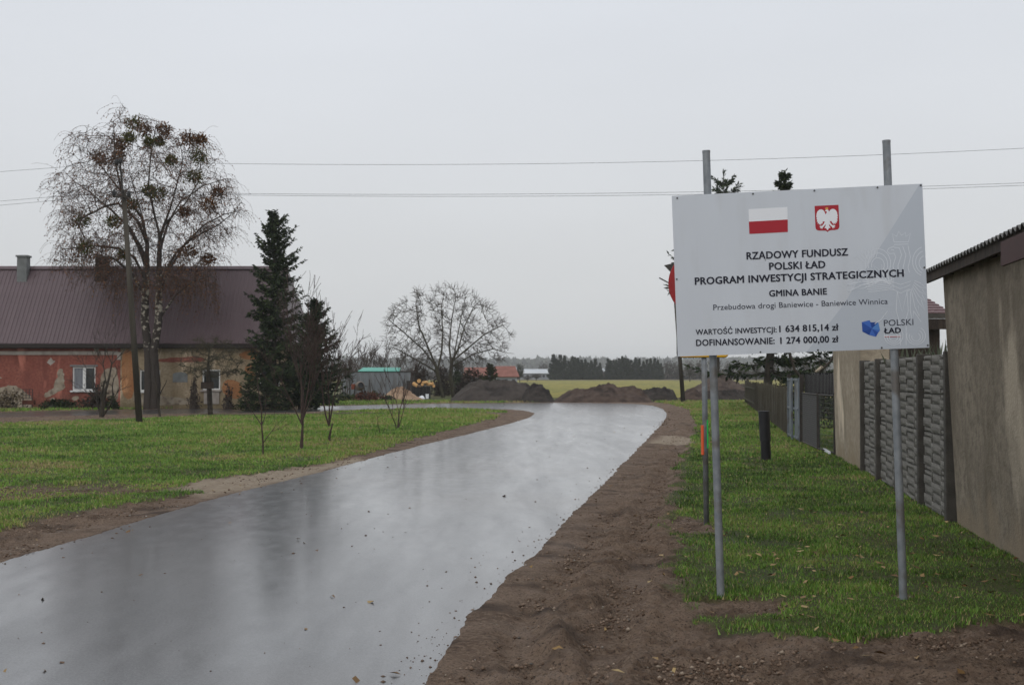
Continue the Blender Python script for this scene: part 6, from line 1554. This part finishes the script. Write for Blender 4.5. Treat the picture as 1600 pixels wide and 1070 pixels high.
far_house('small_house', 1030, 1036, 584, 587.5, 470, 'tiny white house at the right end of the conifer rows', 'far_wall', 'far_roof_white', 4, 1)
M['needle_far'] = attr_mat('distant_needles', [(0, (.012, .018, .012)), (.6, (.024, .034, .022)), (1, (.04, .052, .03))], .8)
far_kinds = [spruce_meshes(8.2, 1.75, .3, 70 + k, whorl=.5, nb=7, needles=22, nl=.75, nw=.36, pw=.95, jag=.35) for k in range(4)]
for a, b in far_kinds: a.materials.append(M['needle_far']); b.materials.append(M['bark_dark'])
def far_conifer(px, top, Y, k, label):
    x = P(px, 590, Y).x; z0 = zg(x, Y); s_ = (P(0, top, Y).z - z0) / 8.2; root = empty('far_conifer', (x, Y, z0), label, 'conifer', 'conifer rows beyond the field')
    root.rotation_euler.z = k * 1.3; root.scale = (s_ * random.uniform(.85, 1.25), s_, s_)
    for nm, me in (('crown', far_kinds[k % 4][0]), ('trunk', far_kinds[k % 4][1])):
        o = bpy.data.objects.new(nm, me); COL.objects.link(o); o.parent = root; o['kind'] = 'stuff' if nm == 'crown' else 'part'
        if nm == 'trunk': del o['kind']
rowA = [(864.5, 553), (869, 560), (875.5, 554), (882, 555.5), (888, 563), (894.5, 556.5), (898.5, 558), (903, 559), (908.5, 561), (914.5, 561), (919, 566), (924, 563), (930.5, 560), (937.5, 566.5), (872, 564), (900, 566), (911, 568)]
rowB = [(950, 560), (954, 563), (958.5, 562), (963, 562), (967.5, 559.5), (972.5, 556.5), (977, 558.5), (981, 560), (986, 562), (993.5, 558.5), (999, 559.5), (1005.5, 564), (1011, 561), (1016.5, 560), (1023.5, 559), (1028, 562), (1033, 567), (990, 566), (960, 569)]
ORD = 'first second third fourth fifth sixth seventh eighth ninth tenth eleventh twelfth thirteenth fourteenth fifteenth sixteenth seventeenth eighteenth nineteenth'.split()
for k, (px, t) in enumerate(rowA): far_conifer(px, t, 385 + (k * 7) % 17, k, ORD[sorted(rowA).index((px, t))] + ' conifer from the left in the left hazy row beyond the field')
for k, (px, t) in enumerate(rowB): far_conifer(px, t, 395 + (k * 7) % 17, k + 2, ORD[sorted(rowB).index((px, t))] + ' conifer from the left in the right hazy row beyond the field')
def far_tree_mesh(seed, H=8.0, W_=6.0, n=700, sz=.6, tr=.18):
    g = np.random.default_rng(seed); th = g.uniform(0, 6.28, n); ph = np.arccos(g.uniform(-1, 1, n)); r = g.uniform(.35, 1, n) ** .7 * (.8 + .35 * np.sin(th * 3 + seed) * np.sin(ph * 2))
    C = np.stack([W_ / 2 * r * np.sin(ph) * np.cos(th), W_ / 2 * r * np.sin(ph) * np.sin(th), H * .6 + H * .40 * r * np.cos(ph)], 1)
    a = leaf_mesh('crown', C, sz * g.uniform(.6, 1.3, (n, 1)), 2.4); k = 40; J = g.integers(0, n, k)
    P0 = np.concatenate([[[0, 0, -.2]], np.tile([[0, 0, H * .25]], (k, 1))]); P1 = np.concatenate([[[0, 0, H * .5]], C[J]]); b = seg_mesh('trunk', P0, P1, np.concatenate([[tr], np.full(k, .06)]), np.concatenate([[tr * .7], np.full(k, .04)]), 4); return a, b
M['far_brown'] = attr_mat('distant_bare_crowns', [(0, (.04, .036, .034)), (1, (.10, .085, .075))], .9)
M['far_green'] = attr_mat('distant_leafy_crowns', [(0, (.03, .035, .025)), (1, (.07, .075, .045))], .9)
fk = [far_tree_mesh(80 + k) for k in range(3)]; fg = [far_tree_mesh(90 + k, n=900) for k in range(2)]
for a, b in fk: a.materials.append(M['far_brown']); b.materials.append(M['bark_dark'])
for a, b in fg: a.materials.append(M['far_green']); b.materials.append(M['bark_dark'])
def far_tree(px, top, Y, wpx, kind, k, label, group=None):
    src = (fk if kind == 'b' else fg); a, b = src[k % len(src)]; x = P(px, 590, Y).x; z0 = zg(x, Y); s_ = (P(0, top, Y).z - z0) / 8.0; root = empty('far_tree', (x, Y, z0), label, 'tree', group); w = wpx / F * Y / 6.0
    root.scale = (w, w, s_); root.rotation_euler.z = k
    for nm, me in (('crown', a), ('trunk', b)):
        o = bpy.data.objects.new(nm, me); COL.objects.link(o); o.parent = root
        if nm == 'crown': o['kind'] = 'stuff'
far_tree(812, 565, 250, 17, 'g', 0, 'hazy tree with bare lower trunk left of the pale farm hall')
far_tree(1046, 561, 430, 26, 'b', 1, 'round hazy brown tree right of the conifer rows')
far_tree(850, 564, 620, 22, 'b', 0, 'faint round tree behind the long farm hall')
far_tree(838, 583, 330, 26, 'b', 2, 'low grey brown tree right in front of the pale farm hall')
far_tree(824, 586, 300, 18, 'b', 1, 'lowest hedge tree in front of the left end of the pale farm hall')
far_tree(1060, 566, 450, 18, 'b', 2, 'smaller hazy tree at the edge of the board')
GT = 'misty trees seen under the board'
for k, (px, t, w) in enumerate(((1078, 562, 22), (1096, 560, 24), (1118, 558, 26), (1140, 563, 24), (1160, 566, 24), (1182, 562, 26), (1206, 560, 26), (1232, 558, 28), (1258, 556, 28), (1284, 555, 30))):
    far_tree(px, t, 300 + (k * 13) % 40, w, 'b', k, ORD[k] + ' misty bare tree from the left in the belt seen under the board', GT)
for k, (px, t, w) in enumerate(((660, 574, 26), (690, 570, 28), (640, 572, 28), (612, 574, 26), (585, 573, 28), (560, 575, 26))):
    far_tree(px, t, 240 + (k * 11) % 30, w, 'b', k, ORD[5 - sorted([660, 690, 640, 612, 585, 560], reverse=True).index(px)] + ' misty bare tree from the left behind metal shed and walnut', 'misty trees behind the shed')
# low hedge line at the far edge of the field
def hedge():
    g = np.random.default_rng(12); n = 9000; px = g.uniform(560, 1330, n); Y = 455 + g.uniform(-4, 4, n); h = 1.6 + 1.4 * fbm(px, px * 0, .05, 3, 6)
    X = (px - 800) / F * Y; z = zground(X, Y) + h * g.random(n)
    link('far_hedge', leaf_mesh('far_hedge', np.stack([X, Y, z], 1), 1.3, 1.6), M['far_brown']); tag(bpy.data.objects['far_hedge'], 'low grey brown hedge line at the far edge of the field', 'hedge', kind='stuff')
hedge()
def hills():
    nx, ny = 900, 26; U, V = np.meshgrid(np.linspace(-1500, 1500, nx), np.linspace(0, 1, ny)); Yy = 1500 + 900 * V
    base = 14 + 9 * (fbm(U, U * 0, .0035, 3, 2)) ; h = base * np.sin(np.pi / 2 * np.clip(V * 1.6, 0, 1)) * (1 - .2 * V) + 5.0 * fbm(U, Yy, .06, 2, 3) * np.clip(V * 4, 0, 1) * 1.0
    Z_ = zground(U, Yy) - 2 + h; X_ = U * (1 + .4 * V)
    idx = np.arange(nx * ny).reshape(ny, nx); Fq = np.stack([idx[:-1, :-1], idx[:-1, 1:], idx[1:, 1:], idx[1:, :-1]], -1).reshape(-1)
    tag(link('hills', np_mesh('hills', np.stack([X_.ravel(), Yy.ravel(), Z_.ravel()], 1), Fq, 4), mat('wooded_hills', (.035, .042, .030), (.055, .055, .040), .03, .95)), kind='structure')
    # rough tree cover on the ridge
    g = np.random.default_rng(5); n = 26000; x = g.uniform(-1100, 1100, n); y = g.uniform(1520, 2250, n); v = (y - 1500) / 900
    base = 14 + 9 * (fbm(x / (1 + .4 * v), x * 0, .0035, 3, 2)); h = base * np.sin(np.pi / 2 * np.clip(v * 1.6, 0, 1)) * (1 - .2 * v); z = zground(x, y) + h + g.uniform(0, 9, n)
    tag(link('far_woods', leaf_mesh('far_woods', np.stack([x, y, z], 1), 9 * g.uniform(.5, 1.2, (n, 1)), 1.7, -.6), M['far_green']), 'continuous distant woodland on the low ridge at the horizon', 'woods', kind='stuff')
hills()

# ================================================================== HAZE
def haze():
    m = bpy.data.materials.new('haze'); m.use_nodes = True; N = m.node_tree.nodes; L = m.node_tree.links; N.remove(N['Principled BSDF'])
    v = N.new('ShaderNodeVolumePrincipled'); v.inputs['Color'].default_value = (.93, .955, .98, 1); v.inputs['Density'].default_value = .00030; v.inputs['Anisotropy'].default_value = .0
    L.new(v.outputs[0], N['Material Output'].inputs['Volume'])
    b = MB(); b.box((0, 1250, 18.5), (5200, 2900, 45)); o = b.build('haze', m); tag(o, kind='stuff'); o.display_type = 'WIRE'
haze()
